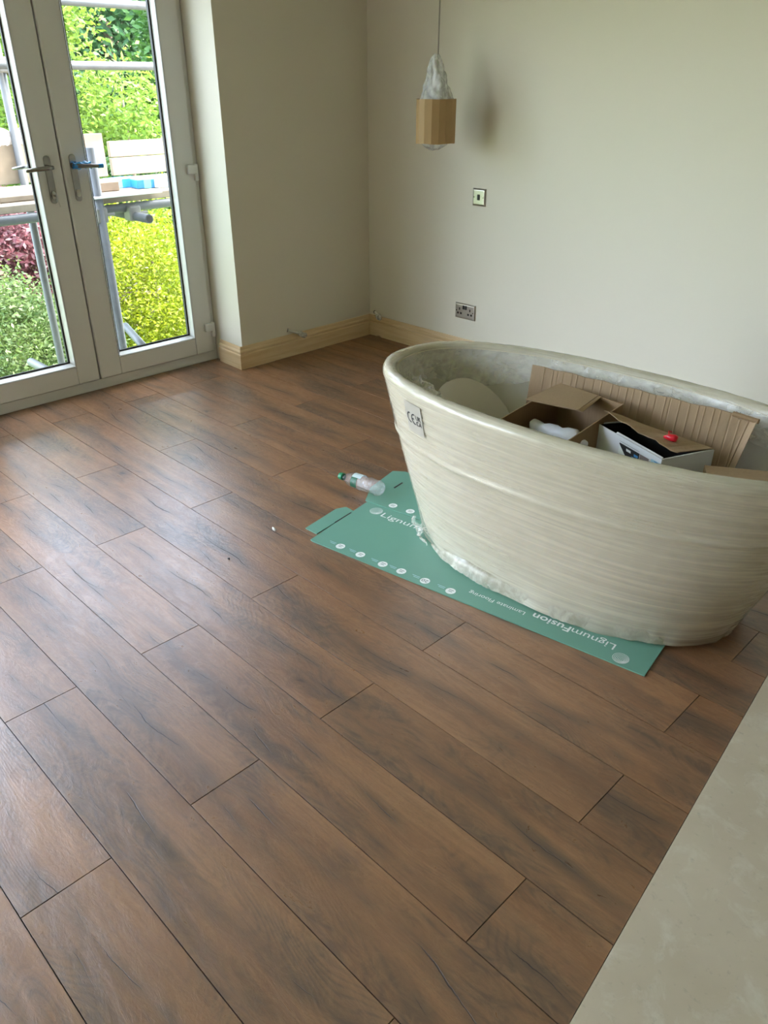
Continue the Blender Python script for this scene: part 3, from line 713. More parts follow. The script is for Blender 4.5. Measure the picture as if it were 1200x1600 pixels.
# crumpled torn film end at the head of the bath and at the foot of the wrap
def crumple_patch(c, du, dv, nu, nv, amp, seed, name, parent, mat='filmtop'):
    rg = np.random.default_rng(seed); P = []; n = np.cross(du, dv); n = n/np.linalg.norm(n)
    ph = rg.uniform(0, 6.28, 8)
    for i in range(nu+1):
        row = []
        for j in range(nv+1):
            a, b = i/nu-0.5, j/nv-0.5
            h = sum(math.sin((5+3*k)*a*math.cos(ph[k])*2+(4+3*k)*b*math.sin(ph[k])*2+ph[(k+3) % 8])/(1+k*0.5) for k in range(6))
            e = 1+0.22*math.sin(9*b+ph[0])+0.15*math.sin(17*b+ph[1]); f_ = 1+0.2*math.sin(8*a+ph[2])
            row.append(tuple(np.array(c)+np.array(du)*a*e+np.array(dv)*b*f_+n*h*amp))
        P.append(row)
    return MB().grid(P).build(name, mat, parent, True)
cp = hit(668, 604, 2, 0.545)
crumple_patch(cp, (0.15, -0.10, 0.02), (0.03, 0.06, -0.055), 26, 14, 0.008, 4, 'torn_film', bath)
cp = hit(655, 835, 2, 0.02)
crumple_patch((cp[0]-0.004, cp[1]-0.002, 0.042), (0.09, -0.05, 0.0), (0.0, -0.02, 0.07), 16, 10, 0.006, 9, 'torn_film', bath)

# stickers under the film near the head end
def find_tz(px, py):
    best = None
    for t in np.linspace(PI*0.95, PI*1.6, 260):
        for z in np.linspace(0.36, 0.56, 60):
            d = pix(film_pt(t, z))-(px, py); e = d@d
            if best is None or e < best[0]: best = (e, t, z)
    return best[1], best[2]
def patch_fn(t0, z0, off):
    p = np.array(film_pt(t0, z0)); dt = np.linalg.norm(np.array(film_pt(t0+0.01, z0))-film_pt(t0-0.01, z0))/0.02
    def fn(u, v):
        a, b = out_ab(min(z0+v, 0.56)); x, y = sup(t0+u/dt, a+0.0112+off, b+0.0112+off); return bw(x, y, z0+v)
    return fn
def sticker(px, py, w_, h_, name, mat, lift=0.0010):
    t0, z0 = find_tz(px, py); fn = patch_fn(t0, z0, lift)
    P = [[fn(-w_/2+w_*i/8, -h_/2+h_*j/8) for j in range(9)] for i in range(9)]
    return MB().grid(P).build(name, mat, bath, True), patch_fn(t0, z0, lift+0.0009)
ce, fn = sticker(647, 654, 0.094, 0.100, 'approval_sticker', 'paper')
def arc_stroke(m, cx, cy, r, a0, a1, wd, n=16):
    P = [[fn(cx+rr*math.cos(a), cy+rr*math.sin(a)) for rr in (r-wd/2, r+wd/2)] for a in np.linspace(a0, a1, n)]; m.grid(P)
m = MB()
arc_stroke(m, -0.0205, -0.001, 0.0155, math.radians(75), math.radians(285), 0.0048); arc_stroke(m, 0.0050, -0.001, 0.0155, math.radians(75), math.radians(285), 0.0048)
m.grid([[fn(-0.010, -0.0035), fn(-0.010, 0.0015)], [fn(0.003, -0.0035), fn(0.003, 0.0015)]])
m.build('ce_mark', 'ink', ce)
for txt, vv0 in (('UK', 0.001), ('CA', -0.0175)):
    vv, ff = text_mesh(txt, 0.0205, True); x0 = min(q[0] for q in vv); x1 = max(q[0] for q in vv)
    obj('ukca_mark', [fn(0.0135+(a-x0)*0.029/(x1-x0), vv0+b) for a, b in vv], ff, 'ink', ce)
pl_, fn = sticker(618, 645, 0.070, 0.095, 'product_label', 'paper', 0.0032)
m = MB()
for i, (u0, u1, v0, h_) in enumerate(((-0.005, 0.028, 0.022, 0.004), (-0.005, 0.024, 0.010, 0.002), (-0.005, 0.026, 0.004, 0.002), (-0.005, 0.020, -0.002, 0.002), (-0.005, 0.010, -0.022, 0.012))):
    m.grid([[fn(u0, v0), fn(u0, v0+h_)], [fn(u1, v0), fn(u1, v0+h_)]])
m.build('printed_lines', 'inkgrey', pl_)

# ------------------------------------------------------------------ things lying inside the bath
ZB = 0.113+BZ
# white foam board at the head end, curved against the slope
P = []
for i in range(21):
    u = -1+2*i/20; row = []
    for j in range(13):
        q = j/12
        hgt = math.sqrt(max(0.0, 1-abs(u)**2.4))
        xx = -0.50+0.105*u*0+0.0; yy = u*0.225
        z = 0.16+(0.50-0.16)*q*(0.25+0.75*hgt)
        x = -0.425-0.125*q*(0.25+0.75*hgt)+0.07*u*u
        row.append(bw(x, yy+0.015, z))
    P.append(row)
m = MB(); m.grid(P); n0 = len(m.v); m2 = [tuple(np.array(p)+np.array([-0.006, 0, -0.004])) for p in m.v]; ff = list(m.f)
m.add(m2, [tuple(reversed(f_)) for f_ in ff])
tag(m.build('foam_board', 'acrylic', None, True, origin=bw(-0.47, 0, 0.16)), 'curved white foam board leaning at the head end inside the bath', 'foam board')

# long scored cardboard sheet standing along the far side
A = hit(832, 570, 1, 2.262); B = hit(1186, 655, 1, 2.262)
marks = [0, .065, .11, .135, .165, .205, .23, .27, .315, .35, .40, .435, .47, .50, .535, .57, .60, .64, .66, .70, .74, .775, .80, .835, .86, .90, .935, .965, 1.0]
cols = [(0.0, 0.0)]
for mk in marks[1:-1]: cols += [(mk-0.0045, 0.0), (mk, -0.0016 if int(mk*1000) % 3 else 0.0014), (mk+0.0045, 0.0)]
cols += [(1.0, -0.012)]
P = []
for i, (s_, dy) in enumerate(cols):
    y = 2.262+dy+0.003*math.sin(7*s_); row = []
    for q in (0.0, 0.25, 0.5, 0.75, 1.0):
        zt = A[2]+(B[2]-A[2])*s_+0.002*math.sin(40*s_)-0.014*(s_ > .92)*(s_ < .99)
        zb = 0.215 if s_ < .80 else 0.215+(s_-.80)/.2*0.20
        row.append((A[0]+(B[0]-A[0])*s_-0.02*(1-q)*(s_ > .95), y-0.045*(1-q), zb+(zt-zb)*q))
    P.append(row)
m = MB(); m.grid(P); ff = list(m.f); m.add([(x, y+0.004, z) for x, y, z in m.v], [tuple(reversed(f_)) for f_ in ff])
nr, nc = len(P), 5; b_ = nr*nc
for i in range(nr-1): m.f.append((i*nc+4, (i+1)*nc+4, b_+(i+1)*nc+4, b_+i*nc+4))
for j in range(nc-1): m.f.append((j, j+1, b_+j+1, b_+j)); k = (nr-1)*nc; m.f.append((k+j, b_+k+j, b_+k+j+1, k+j+1))
cs = m.build('cardboard_sheet', 'card', None, False, origin=((A[0]+B[0])/2, 2.22, 0.215))
tag(cs, 'long scored brown cardboard sheet standing along the far side of the bath', 'cardboard')
# torn curl at its upper right end
m = MB(); m.tube([(B[0]-0.075, 2.262, B[2]-0.004), (B[0]+0.002, 2.258, B[2]-0.006)], 0.008, 8); m.build('rolled_edge', 'card_dark', cs)

def panel(m, a, b, c, d, th):
    """thin board through four corners a b c d"""
    a, b, c, d = [Vector(q) for q in (a, b, c, d)]; n = (b-a).cross(d-a).normalized()*th
    m.add([a, b, c, d, a+n, b+n, c+n, d+n], [(3, 2, 1, 0), (4, 5, 6, 7), (0, 1, 5, 4), (1, 2, 6, 5), (2, 3, 7, 6), (3, 0, 4, 7)])
def open_box(name, corners, zb, tops, mat, label, cat, th=0.004):
    """corners NL NR BR BL in plan; tops = heights of those corners"""
    t = thing(name, (sum(c[0] for c in corners)/4, sum(c[1] for c in corners)/4, zb), label, cat)
    m = MB(); panel(m, *[(c[0], c[1], zb) for c in corners], th); m.build('base', mat, t)
    for i in range(4):
        a, b = corners[i], corners[(i+1) % 4]
        m = MB(); panel(m, (b[0], b[1], zb), (a[0], a[1], zb), (a[0], a[1], tops[i]), (b[0], b[1], tops[(i+1) % 4]), th); m.build('side', mat, t)
    return t
# brown open box with a raised flap
NL_, NR_, BR_, BL_ = (-1.425, 1.955), (-1.165, 1.905), (-1.115, 2.175), (-1.375, 2.215)
bx = open_box('cardboard_box', (NL_, NR_, BR_, BL_), ZB+0.012, (0.47, 0.465, 0.545, 0.535), 'card_dark', 'open brown cardboard box with one flap folded over, near the head of the bath', 'box')
e0 = Vector((BL_[0], BL_[1], 0.535)); e1 = Vector((BR_[0]-0.10, BR_[1]+0.015, 0.540))
g0 = Vector(hit(821, 625, 2, 0.548)); g1 = Vector(hit(903, 642, 2, 0.545))
m = MB(); panel(m, g0, g1, e1, e0, 0.004); m.build('flap', 'card', bx)
m = MB(); panel(m, g1, g1+Vector((0.012, 0.006, -0.004)), e1+Vector((0.012, 0.0, 0.0)), e1, 0.003); m.build('torn_edge', 'card', bx)
# crumpled white plastic inside that box
def blob(pts, rs, name, mat, label, cat, seed=1, n=18):
    rg = random.Random(seed); m = MB(); P = [Vector(p) for p in pts]; Q = []; R_ = []
    for i in range(len(P)-1):
        for k in range(5): f_ = k/5; Q.append(P[i].lerp(P[i+1], f_)); R_.append(rs[i]*(1-f_)+rs[i+1]*f_)
    Q.append(P[-1]); R_.append(rs[-1]); R_[0] = 0.004; R_[-1] = 0.004
    m.tube(Q, R_, n)
    c = sum(P, Vector())/len(P)
    m.v = [tuple(Vector(v)+Vector((math.sin(v[1]*90+seed), math.sin(v[0]*80+v[2]*60), math.sin(v[0]*70-v[1]*50)))*0.004) for v in m.v]
    return tag(m.build(name, mat, None, True, origin=(c.x, c.y, min(q[2] for q in m.v))), label, cat)
w0 = hit(832, 664, 1, 2.06); w1 = hit(905, 690, 1, 2.02)
blob([(w0[0]-0.01, 2.07, w0[2]), (w0[0]+0.05, 2.055, w0[2]-0.005), (w1[0]-0.03, 2.03, w1[2]), (w1[0]+0.03, 2.01, w1[2]-0.01)], [0.016, 0.026, 0.028, 0.016], 'plastic_wrap', 'cloth', 'rolled white plastic wrapping lying in the open brown box', 'wrapping')
m = MB(); m.box((-1.40, 1.99, ZB+0.02), (-1.17, 2.14, 0.405), 0.004); mo = m.build('inner_carton', 'card_dark', None, False, origin=(-1.28, 2.06, ZB+0.02)); tag(mo, 'small brown carton packed down inside the open brown box', 'box')

# white printed box with a torn, half-open lid
TL = hit(933, 661, 2, 0.50); TR = hit(1034, 718, 2, 0.50); BK = hit(1115, 702, 2, 0.50)
wv = (BK-TR); TBL = hit(985, 657, 2, 0.50)
wb = open_box('printed_box', [(TL[0], TL[1]), (TR[0], TR[1]), (BK[0], BK[1]), (TBL[0], TBL[1])], 0.372, (0.50, 0.50, 0.50, 0.50), 'whitecard', 'white printed box with a torn half-open lid lying in the bath', 'box', 0.003)
c_ = (TL+TR+BK+TBL)/4
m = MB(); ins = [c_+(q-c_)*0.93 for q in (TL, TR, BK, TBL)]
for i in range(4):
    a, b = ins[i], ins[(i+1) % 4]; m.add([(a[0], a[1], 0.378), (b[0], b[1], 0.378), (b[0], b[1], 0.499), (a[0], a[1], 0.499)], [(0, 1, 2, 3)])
m.add([(q[0], q[1], 0.38) for q in ins], [(0, 1, 2, 3)]); m.build('black_inside', 'dark', wb)  # near-black faces set just inside the box walls
ed = (TR-TL); L_ = np.linalg.norm(ed); ex = ed/L_; en = np.array([ex[1], -ex[0], 0])       # outward normal of the front face
def fw(s, h, o=0.0036): p = TL+ex*s*L_+en*o; return (p[0], p[1], 0.50-h*0.56-0.001)
def fquad(name, pts, mat, o=0.0036):
    obj(name, [fw(s, h, o) for s, h in pts], [tuple(range(len(pts)))], mat, wb)
fquad('printed_picture', [(.40, .030), (.71, .030), (.71, .098), (.40, .098)], 'ink')
fquad('printed_picture', [(.40, .036), (.40, .094), (.53, .094)], 'white', 0.0040)
fquad('printed_picture', [(.715, .030), (.845, .030), (.845, .098), (.715, .098)], 'brownprint')
fquad('printed_picture', [(.875, .020), (.995, .020), (.995, .105), (.875, .105)], 'skyprint')
fquad('printed_detail', [(.51, .042), (.58, .042), (.585, .056), (.515, .056)], 'white', 0.0040)
fquad('printed_detail', [(.63, .048), (.695, .048), (.69, .062), (.635, .062)], 'blueprint', 0.0040)
fquad('printed_detail', [(.60, .068), (.66, .068), (.70, .092), (.64, .090)], 'blueprint', 0.0040)
for s, h in ((.91, .050), (.935, .042), (.955, .055), (.93, .062), (.955, .068)): fquad('printed_detail', [(s-.013, h-.003), (s+.013, h-.004), (s+.013, h+.003), (s-.012, h+.004)], 'ink', 0.0040)
fquad('printed_detail', [(.40, .019), (.70, .019), (.70, .021), (.40, .021)], 'inkgrey')
fquad('printed_detail', [(.92, .024), (.985, .024), (.985, .028), (.92, .028)], 'blueprint', 0.0040)
fquad('printed_detail', [(.89, .092), (.98, .092), (.98, .096), (.89, .096)], 'blueprint', 0.0040)
m = MB(); q0, q1 = TR, BK; e2 = (BK-TR)/np.linalg.norm(BK-TR); o2 = np.array([e2[1], -e2[0], 0])*0.0034
p_ = [TR+o2, BK+o2]; m.add([(p_[0][0], p_[0][1], 0.375), (p_[1][0], p_[1][1], 0.375), (p_[1][0], p_[1][1], 0.4995), (p_[0][0], p_[0][1], 0.4995)], [(0, 1, 2, 3)]); m.build('end_panel', 'greycard', wb)
# lid: hinged along the back, front edge sprung up at the left and torn
lf = []; N_ = 16
FA, FB, FC = hit(944, 641, 2, 0.548), hit(988, 669, 2, 0.528), hit(1056, 707, 2, 0.5045)
for i in range(N_+1):
    s = i/N_; back = TBL+(BK-TBL)*s+np.array([0, 0, 0.003])
    fr = FA+(FB-FA)*s*2 if s < 0.5 else FB+(FC-FB)*(s-0.5)*2
    fr = fr+np.array([0, 0, 1])*0.003*math.sin(19*s)+(back-fr)*0.05*abs(math.sin(23*s))
    md = fr*0.5+back*0.5+np.array([0, 0, 0.004*(1-s)])
    lf.append([tuple(fr), tuple(md), tuple(back)])
m = MB(); m.grid(lf); f0 = list(m.f); m.add([(x, y, z-0.003) for x, y, z in m.v], [tuple(reversed(q)) for q in f0])
nb = (N_+1)*3
for i in range(N_): m.f.append((i*3, i*3+3, nb+i*3+3, nb+i*3)); m.f.append((i*3+2, nb+i*3+2, nb+i*3+5, i*3+5))
m.build('lid', 'card', wb)
m = MB(); panel(m, tuple(TL+ed*.32+np.array([0, 0, .002])), tuple(TR+np.array([0, 0, .002])), tuple(TR+wv*.03+np.array([0, 0, .004])), tuple(TL+ed*.32+wv*.025+np.array([0, 0, .005])), 0.002); m.build('lid_tab', 'whitecard', wb)
# red plug lying on that lid
pr_ = hit(1049, 684, 2, 0.522); rz_ = 0.522
m = MB(); m.tube([(pr_[0]-0.022, pr_[1]-0.004, rz_-0.002), (pr_[0]-0.008, pr_[1], rz_), (pr_[0]+0.010, pr_[1], rz_+0.001), (pr_[0]+0.017, pr_[1], rz_)], [0.003, 0.0095, 0.0115, 0.0085], 14)
rp = thing('red_plug', (pr_[0], pr_[1], rz_-0.011), 'small red plastic plug lying on the lid of the white box', 'plug')
m.build('body', 'red', rp, True)
MB().tube([(pr_[0]-0.01, pr_[1]+0.004, rz_+0.006), (pr_[0]-0.014, pr_[1]+0.006, rz_+0.016), (pr_[0]-0.006, pr_[1]+0.010, rz_+0.013)], 0.0022, 8).build('tab', 'red', rp, True)
# plain cartons further down the bath
def closed_box(name, c, sx, sy, z0, z1, ang, mat, label, flaps=True):
    t = thing(name, (c[0], c[1], z0), label, 'box'); X = Matrix.Translation((c[0], c[1], 0)) @ rotz(ang)
    MB().box((-sx/2, -sy/2, z0), (sx/2, sy/2, z1), 0.003, 1, X).build('body', mat, t)
    if flaps:
        for s in (-1, 1):
            m = MB(); m.box((-sx/2, min(0.0015*s, s*sy/2), z1+0.0003), (sx/2, max(0.0015*s, s*sy/2), z1+0.0035), 0.0008, 1, X); m.build('flap', mat, t)
    return t
closed_box('packing_carton', (-0.975, 2.075), 0.37, 0.21, ZB+0.010, 0.370, math.atan2(ed[1], ed[0]), 'card_dark', 'brown carton under the white printed box in the bath', False)
closed_box('small_carton', (-0.665, 2.04), 0.17, 0.20, 0.335, 0.470, 0.55, 'card', 'plain brown carton at the foot end of the bath')

# ------------------------------------------------------------------ water bottle on the floor
def bottle():
    a = hit(531, 747, 2, 0.030); b = hit(598, 769, 2, 0.030)
    ax = Vector((b[0]-a[0], b[1]-a[1], 0)); L = ax.length; ax.normalize(); sd = Vector((-ax.y, ax.x, 0)); R = 0.031; zc = R+0.0105
    t = thing('water_bottle', ((a[0]+b[0])/2, (a[1]+b[1])/2, 0), 'clear plastic water bottle with a green cap lying by the carton', 'bottle')
    o = Vector((a[0], a[1], zc))
    def lathe(prof, n=28, dent=False):
        P = []
        for k in range(n+1):
            th = 2*PI*k/n; row = []
            for s, r in prof:
                rr = r
                if dent and 0.3 < s/L < 0.97: rr *= 1+0.05*math.sin(5*th+60*s)*min(1, (s/L-0.3)*3)+0.035*math.sin(9*th-130*s)
                tilt = -0.0105*s/L*0
                row.append(tuple(o+ax*s+(sd*math.cos(th)+Vector((0, 0, 1))*math.sin(th))*rr+Vector((0, 0, tilt))))
            P.append(row)
        return P
    body = [(0.020, 0.0115), (0.028, 0.012), (0.034, 0.016), (0.045, 0.024), (0.060, 0.0295), (0.072, R)]
    for i in range(20): s = 0.076+(L-0.082-0.012)*i/19; body.append((s, R-0.002*(i % 3 == 1)))
    body += [(L-0.010, R-0.003), (L-0.003, R-0.010), (L, R-0.018), (L-0.006, 0.004)]
    MB().grid(lathe(body, 36, True)).build('body', 'pet', t, True)
    cp = [(0.0, 0.001), (0.0, 0.013), (0.002, 0.0145), (0.015, 0.0148), (0.0175, 0.014)]
    P = lathe(cp, 36); MB().grid(P).build('cap', 'capgreen', t)
    MB().grid(lathe([(0.019, 0.0125), (0.0215, 0.0152), (0.0235, 0.0125)], 24)).build('cap_ring', 'capgreen', t)
    def wrap(th0, th1, s0, s1, r, mat, nm):
        P = []
        for k in range(15):
            th = th0+(th1-th0)*k/14
            P.append([tuple(o+ax*s+(sd*math.cos(th)+Vector((0, 0, 1))*math.sin(th))*r) for s in np.linspace(s0, s1, 5)])
        MB().grid(P).build(nm, mat, t, True)
    wrap(0.4, 2.2, 0.076, 0.118, R+0.0006, 'labelblue', 'label'); wrap(2.2, 3.6, 0.076, 0.105, R+0.0006, 'labelgreen', 'label')
bottle()
# bits dropped on the boards
d = hit(428, 827, 2, 0.004)
m = MB(); m.tube([(d[0]-0.012, d[1]+0.004, 0.005), (d[0], d[1], 0.006), (d[0]+0.013, d[1]-0.003, 0.0045)], [0.003, 0.0055, 0.003], 8)
tag(m.build('plaster_crumb', 'pipe', None, True, origin=(d[0], d[1], 0)), 'small white crumb of plaster lying on the oak boards', 'crumb')
d = hit(357, 873, 2, 0.003)
m = MB(); m.tube([(d[0]-0.005, d[1], 0.003), (d[0]+0.001, d[1]+0.001, 0.004), (d[0]+0.006, d[1], 0.003)], [0.002, 0.0035, 0.002], 7)
tag(m.build('dark_crumb', 'black', None, True, origin=(d[0], d[1], 0)), 'tiny dark crumb lying on the oak boards', 'crumb')

# ------------------------------------------------------------------ scaffold outside the doors
sc = thing('scaffold', (-4.8, 2.08, -2.75), 'galvanised tube scaffold standing outside the garden doors', 'scaffold')
TR_ = 0.0242
def stube(name, a, b, hollow=False):
    m = MB(); m.tube([a, b], TR_, 14)
    o = m.build(name, 'steel', sc, True); o.data.polygons.foreach_set('use_smooth', [len(p.vertices) == 4 for p in o.data.polygons])
    return o
XI, XOu = -4.28, -5.22
for y in (-0.3, 2.085, 4.5):
    stube('standard', (XI, y, -2.74), (XI, y, 1.135 if abs(y-2.085) < .01 else 0.95)); stube('standard', (XOu, y, -2.74), (XOu, y, 2.35))
for z in (0.818, -1.2): stube('ledger', (XI-0.05, -1.6, z), (XI-0.05, 5.6, z)); stube('ledger', (XOu+0.05, -1.6, z), (XOu+0.05, 5.6, z))
for z in (1.522, 1.85): stube('guard_rail', (XOu+0.05, -1.6, z), (XOu+0.05, 5.6, z))
for y, xa in ((-0.2, -4.15), (1.1, -4.22), (2.29, -4.13), (3.5, -4.18)):
    o = stube('transom', (xa, y, 0.775 if y == 2.29 else 0.77), (-5.4, y, 0.77))
    m = MB(); m.add([(xa+0.001, y+0.018*math.cos(2*PI*k/14), 0.775+0.018*math.sin(2*PI*k/14)) for k in range(14)], [tuple(range(14))]); m.build('tube_bore', 'black', o)
stube('transom', (-4.16, 2.20, 0.012), (-4.72, 2.34, 0.055)); stube('transom', (-4.14, 1.66, 0.0), (-4.6, 1.66, 0.0))
for (x, y, z) in ((XI-0.02, 2.085, 0.80), (XOu+0.02, 2.085, 0.80), (XOu+0.02, 2.085, 1.522), (XOu+0.02, 2.085, 1.85), (XI-0.03, 2.29, 0.79)):
    m = MB(); m.box((x-0.04, y-0.035, z-0.04), (x+0.04, y+0.035, z+0.04), 0.008); m.tube([(x+0.03, y+0.03, z), (x+0.03, y+0.075, z)], 0.009, 8); m.build('clamp', 'clampm', sc)
BG = 'scaffold deck boards'
for i in range(4):
    x1 = -4.335-i*0.212
    o = MB().box((x1-0.206, -1.7+0.1*(i % 2), 0.847), (x1, 5.4+0.2*(i % 2), 0.885), 0.003).build('scaffold_board', 'board', None, False, origin=(x1, 1.8, 0.847))
    tag(o, 'weathered timber scaffold board laid flat on the deck, '+('closest to the house wall', 'second from the house wall', 'third from the house wall', 'against the guard boards')[i], 'board', BG)
for y0, y1, z0, z1, lb in ((-1.6, 2.655, 0.888, 1.145, 'wide weathered guard board standing on edge along the scaffold'), (2.69, 5.4, 0.888, 0.996, 'lower narrow guard board on edge at the end of the scaffold'), (2.69, 5.4, 1.0, 1.095, 'upper narrow guard board on edge at the end of the scaffold')):
    tag(MB().box((-5.275, y0, z0), (-5.248, y1, z1), 0.003).build('guard_board', 'board', None, False, origin=(-5.26, (y0+y1)/2, z0)), lb, 'board')
def prop(name, px, py, sx, sy, sz, ang, mat, label, cat, stripe=None):
    c = hit(px, py, 2, 0.886); t = thing(name, (c[0], c[1], 0.886), label, cat); X = Matrix.Translation((c[0], c[1], 0.886)) @ rotz(ang)
    MB().box((-sx/2, -sy/2, 0), (sx/2, sy/2, sz), 0.004, 1, X).build('body', mat, t)
    if stripe: MB().box((-sx/2-0.001, -sy*0.18, -0.0), (sx/2+0.001, sy*0.18, sz+0.001), 0.002, 1, X).build('band', stripe, t)
prop('brick_block', 165, 298, 0.10, 0.13, 0.05, 0.0, 'brick', 'rough brown brick standing on the scaffold deck', 'brick')
prop('wrapped_packet', 192, 292, 0.11, 0.20, 0.05, 0.1, 'cyan', 'pale blue wrapped packet lying on the scaffold deck', 'packet', 'strongblue')
prop('blue_packet', 226, 293, 0.10, 0.13, 0.05, -0.1, 'strongblue', 'bright blue packet beside the pale one on the scaffold', 'packet', 'cyan')
prop('white_packet', 252, 292, 0.09, 0.10, 0.045, 0.1, 'cloth', 'white packet at the end of the row on the scaffold', 'packet', 'skyprint')
prop('plaster_sheet', 195, 305, 0.10, 0.42, 0.012, 0.02, 'cloth', 'thin white plaster offcut lying along the scaffold edge', 'offcut')
prop('loose_plank', 20, 314, 0.11, 0.70, 0.03, 0.02, 'board', 'short loose plank crusted with mortar on the scaffold deck', 'plank')
prop('rag', 20, 316, 0.07, 0.12, 0.01, 0.6, 'cloth', 'white rag lying on the scaffold deck', 'rag') if False else None
cr = hit(22, 213, 0, -5.24)
crumple_patch((cr[0], cr[1]-0.02, cr[2]-0.01), (0, 0.16, 0.0), (0.03, 0, 0.10), 14, 8, 0.008, 21, 'rag', None, 'cloth')
tag(bpy.data.objects['rag'], 'white and blue rag draped over the guard board', 'rag')

# ------------------------------------------------------------------ garden
struct(MB().box((-60, -40, -2.9), (XO, 60, -2.75)).build('ground_garden', 'grass'), 'garden lawn below the scaffold', 'lawn')
def foliage(c, rad, n, leaf, seed, shell=0.55, clumps=60, flat=0.0):
    rg = np.random.default_rng(seed); c = np.array(c); rad = np.array(rad); n = int(n*2.0); clumps = int(clumps*1.6)
    d = rg.normal(size=(clumps, 3)); d /= np.linalg.norm(d, axis=1)[:, None]
    cc = d*(shell+(1-shell)*rg.random((clumps, 1))**0.6)*rad
    idx = rg.integers(0, clumps, n); spread = rad.mean()*0.17
    p = cc[idx]+rg.normal(size=(n, 3))*spread*np.array([1, 1, 0.8])
    p += c
    a = rg.normal(size=(n, 3)); a[:, 2] *= 0.6; a /= np.linalg.norm(a, axis=1)[:, None]
    b = np.cross(a, rg.normal(size=(n, 3))); b /= np.linalg.norm(b, axis=1)[:, None]
    s = leaf*0.62*(0.6+0.8*rg.random((n, 1)))
    nn = np.cross(a, b)
    v = np.stack([p-a*s, p-b*s*0.45+nn*s*.12, p+a*s, p+b*s*0.45+nn*s*.12], 1).reshape(-1, 3)
    i = np.arange(n)*4; f = np.stack([i, i+1, i+2, i, i+2, i+3], 1).reshape(-1, 3)
    return v, f
def fol_obj(name, v, f, mat, parent):
    me = bpy.data.meshes.new(name); org = np.array(wloc(parent)); v = v-org
    me.vertices.add(len(v)); me.vertices.foreach_set('co', v.astype(np.float32).ravel())
    me.loops.add(f.size); me.loops.foreach_set('vertex_index', f.astype(np.int32).ravel())
    me.polygons.add(len(f)); me.polygons.foreach_set('loop_start', np.arange(0, f.size, 3, dtype=np.int32)); me.polygons.foreach_set('loop_total', np.full(len(f), 3, dtype=np.int32))
    me.update(calc_edges=True); me.materials.append(MAT[mat]); o = bpy.data.objects.new(name, me); COL.objects.link(o); o.parent = parent; tag(o, kind='stuff'); return o
GZ = -2.75
def plant(name, label, cat, c, rad, n, leaf, mat, seed, trunk=0.06, group=None, shell=0.55, clumps=60, pale=False):
    t = thing(name, (c[0], c[1], GZ), label, cat, group)
    fol_obj('foliage', *foliage(c, rad, n, leaf, seed, shell, clumps), mat, t)
    rg = random.Random(seed); top = Vector((c[0], c[1], c[2]+rad[2]*0.55)); base = Vector((c[0]+0.1, c[1], GZ))
    if trunk:
        MB().tube([base, base.lerp(top, .4)+Vector((0.05, 0.06, 0)), base.lerp(top, .7), top], [trunk, trunk*.8, trunk*.55, trunk*.2], 9).build('trunk', 'bark', t, True)
        for k in range(7):
            s = 0.35+0.08*k; a = rg.uniform(0, 2*PI); p = base.lerp(top, s)
            q = Vector((c[0]+math.cos(a)*rad[0]*.8, c[1]+math.sin(a)*rad[1]*.8, min(c[2]+rad[2]*.8, p.z+rg.uniform(.3, .9)*rad[2]*.8)))
            MB().tube([p, p.lerp(q, .5)+Vector((0, 0, -.05)), q], [trunk*.45, trunk*.3, trunk*.1], 6).build('branch', 'bark', t, True)
    return t
def at(px, py, X): p = hit(px, py, 0, X); return (float(p[0]), float(p[1]), float(p[2]))
plant('privet_bush', 'bright yellow-green privet bush growing below the scaffold', 'bush', at(245, 465, -7.4), (1.0, 1.05, 0.95), 26000, 0.034, 'leaf_yellow', 1, 0.05, clumps=110, shell=0.35)
plant('copper_shrub', 'dark red copper-leaved shrub beside the yellow privet', 'shrub', at(10, 415, -7.6), (0.7, 0.62, 0.62), 9000, 0.05, 'leaf_red', 2, 0.04, clumps=60, shell=0.4)
plant('feathery_shrub', 'soft feathery green shrub growing under the copper-leaved one', 'shrub', at(30, 545, -6.7), (0.75, 0.75, 0.62), 14000, 0.032, 'leaf_fern', 3, 0.04, clumps=80, shell=0.4)
plant('green_shrub', 'fresh green shrub between the copper shrub and the privet', 'shrub', at(90, 400, -8.6), (0.7, 0.5, 0.8), 9000, 0.05, 'leaf_green', 4, 0.04, clumps=60, shell=0.4)
plant('lime_sapling', 'pale lime-leaved sapling seen over the guard boards', 'tree', at(195, 180, -8.8), (0.7, 0.68, 0.5), 2100, 0.055, 'leaf_lime', 5, 0.045, clumps=40, shell=0.3)
plant('lime_tree', 'lime-green tree rising beside the outer scaffold pole', 'tree', at(15, 110, -9.5), (0.9, 0.8, 1.5), 8000, 0.06, 'leaf_lime', 6, 0.06, clumps=60)
plant('maple_tree', 'broad deep green maple tree behind the lime sapling', 'tree', at(170, 70, -13.0), (1.7, 1.8, 2.0), 16000, 0.11, 'leaf_dark', 7, 0.16, clumps=90, shell=0.5)
plant('ash_tree', 'mid-green ash tree to one side of the maple', 'tree', at(305, 110, -9.6), (0.6, 0.6, 1.2), 5000, 0.09, 'leaf_green', 8, 0.12, clumps=70)
plant('birch_tree', 'airy green birch tree standing beyond the lime-green tree', 'tree', at(-45, 60, -17.2), (1.3, 1.15, 2.6), 12000, 0.09, 'leaf_green', 9, 0.12, clumps=80)
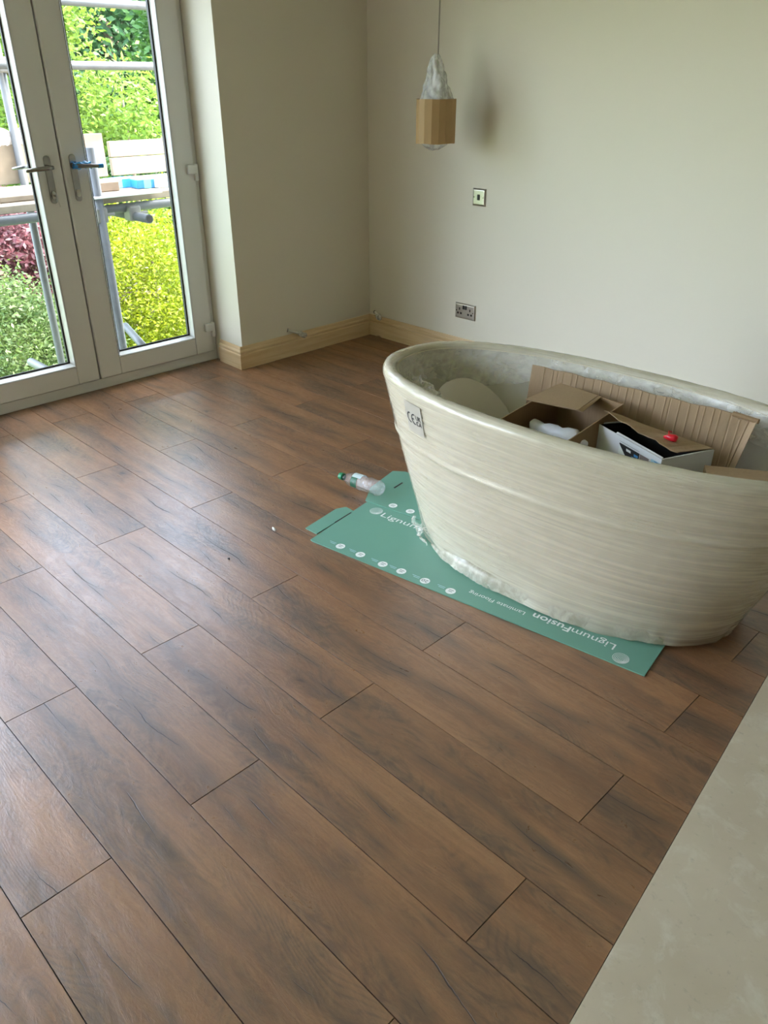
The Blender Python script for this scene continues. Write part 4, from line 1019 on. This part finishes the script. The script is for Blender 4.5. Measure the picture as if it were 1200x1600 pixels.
plant('holly_hedge', 'dark clipped hedge running behind the shrubs', 'hedge', at(130, 330, -12.0), (1.0, 3.6, 1.3), 18000, 0.075, 'leaf_dark', 10, 0.06, clumps=150, shell=0.3)
plant('laurel_bush', 'glossy green laurel bush low behind the privet', 'bush', at(215, 340, -10.0), (0.8, 0.9, 0.45), 6000, 0.06, 'leaf_green', 11, 0.04, clumps=50)
for i, (y, h_) in enumerate(((6.8, 4.2), (12.6, 3.9), (18.6, 4.4))):
    plant('poplar_tree', ('tall dark poplar tree at the back of the garden by the birch', 'tall dark poplar tree at the back of the garden behind the maple', 'tall dark poplar tree at the back of the garden near the cream house')[i], 'tree', (-23.5-0.6*i, y, 1.6), (2.2, 2.4, h_*0.75), 14000, 0.14, 'leaf_dark', 20+i, 0.2, 'poplars at the back of the garden', clumps=100, shell=0.4)
# cream house glimpsed through the trees
hs = thing('house', (-16.5, 9.2, GZ), 'cream rendered house with a clay tile roof beyond the trees', 'house')
MB().box((-19.5, 8.0, GZ), (-16.5, 11.0, 1.6)).build('wall', 'render', hs)
for y, z in ((8.45, 0.35), (9.8, 0.35), (8.45, -1.7), (9.8, -1.7)):
    wf = MB().box((-16.5, y, z), (-16.44, y+0.75, z+1.0), 0.01).build('window', 'upvc', hs)
    for k in range(2): MB().box((-16.445, y+0.06+k*0.33, z+0.06), (-16.432, y+0.06+k*0.33+0.30, z+0.94)).build('pane', 'strongblue' if False else 'black', wf)
m = MB(); m.prism([(-16.2, 7.8, 1.55), (-19.8, 7.8, 1.55), (-18.0, 7.8, 2.9)], (0, 3.4, 0)); m.build('roof', 'roof', hs)
# garden shed with clay-coloured roof behind the privet
sh = thing('garden_shed', (-9.6, 5.2, GZ), 'low garden shed with a clay-coloured roof behind the privet', 'shed')
c = at(215, 352, -9.6)
MB().box((-10.6, c[1]-0.5, GZ), (-9.6, c[1]+0.9, c[2]-0.25)).build('wall', 'board', sh)
m = MB(); m.prism([(-9.5, c[1]-0.6, c[2]-0.28), (-10.7, c[1]-0.6, c[2]-0.28), (-10.1, c[1]-0.6, c[2]+0.05)], (0, 1.6, 0)); m.build('roof', 'roof', sh)
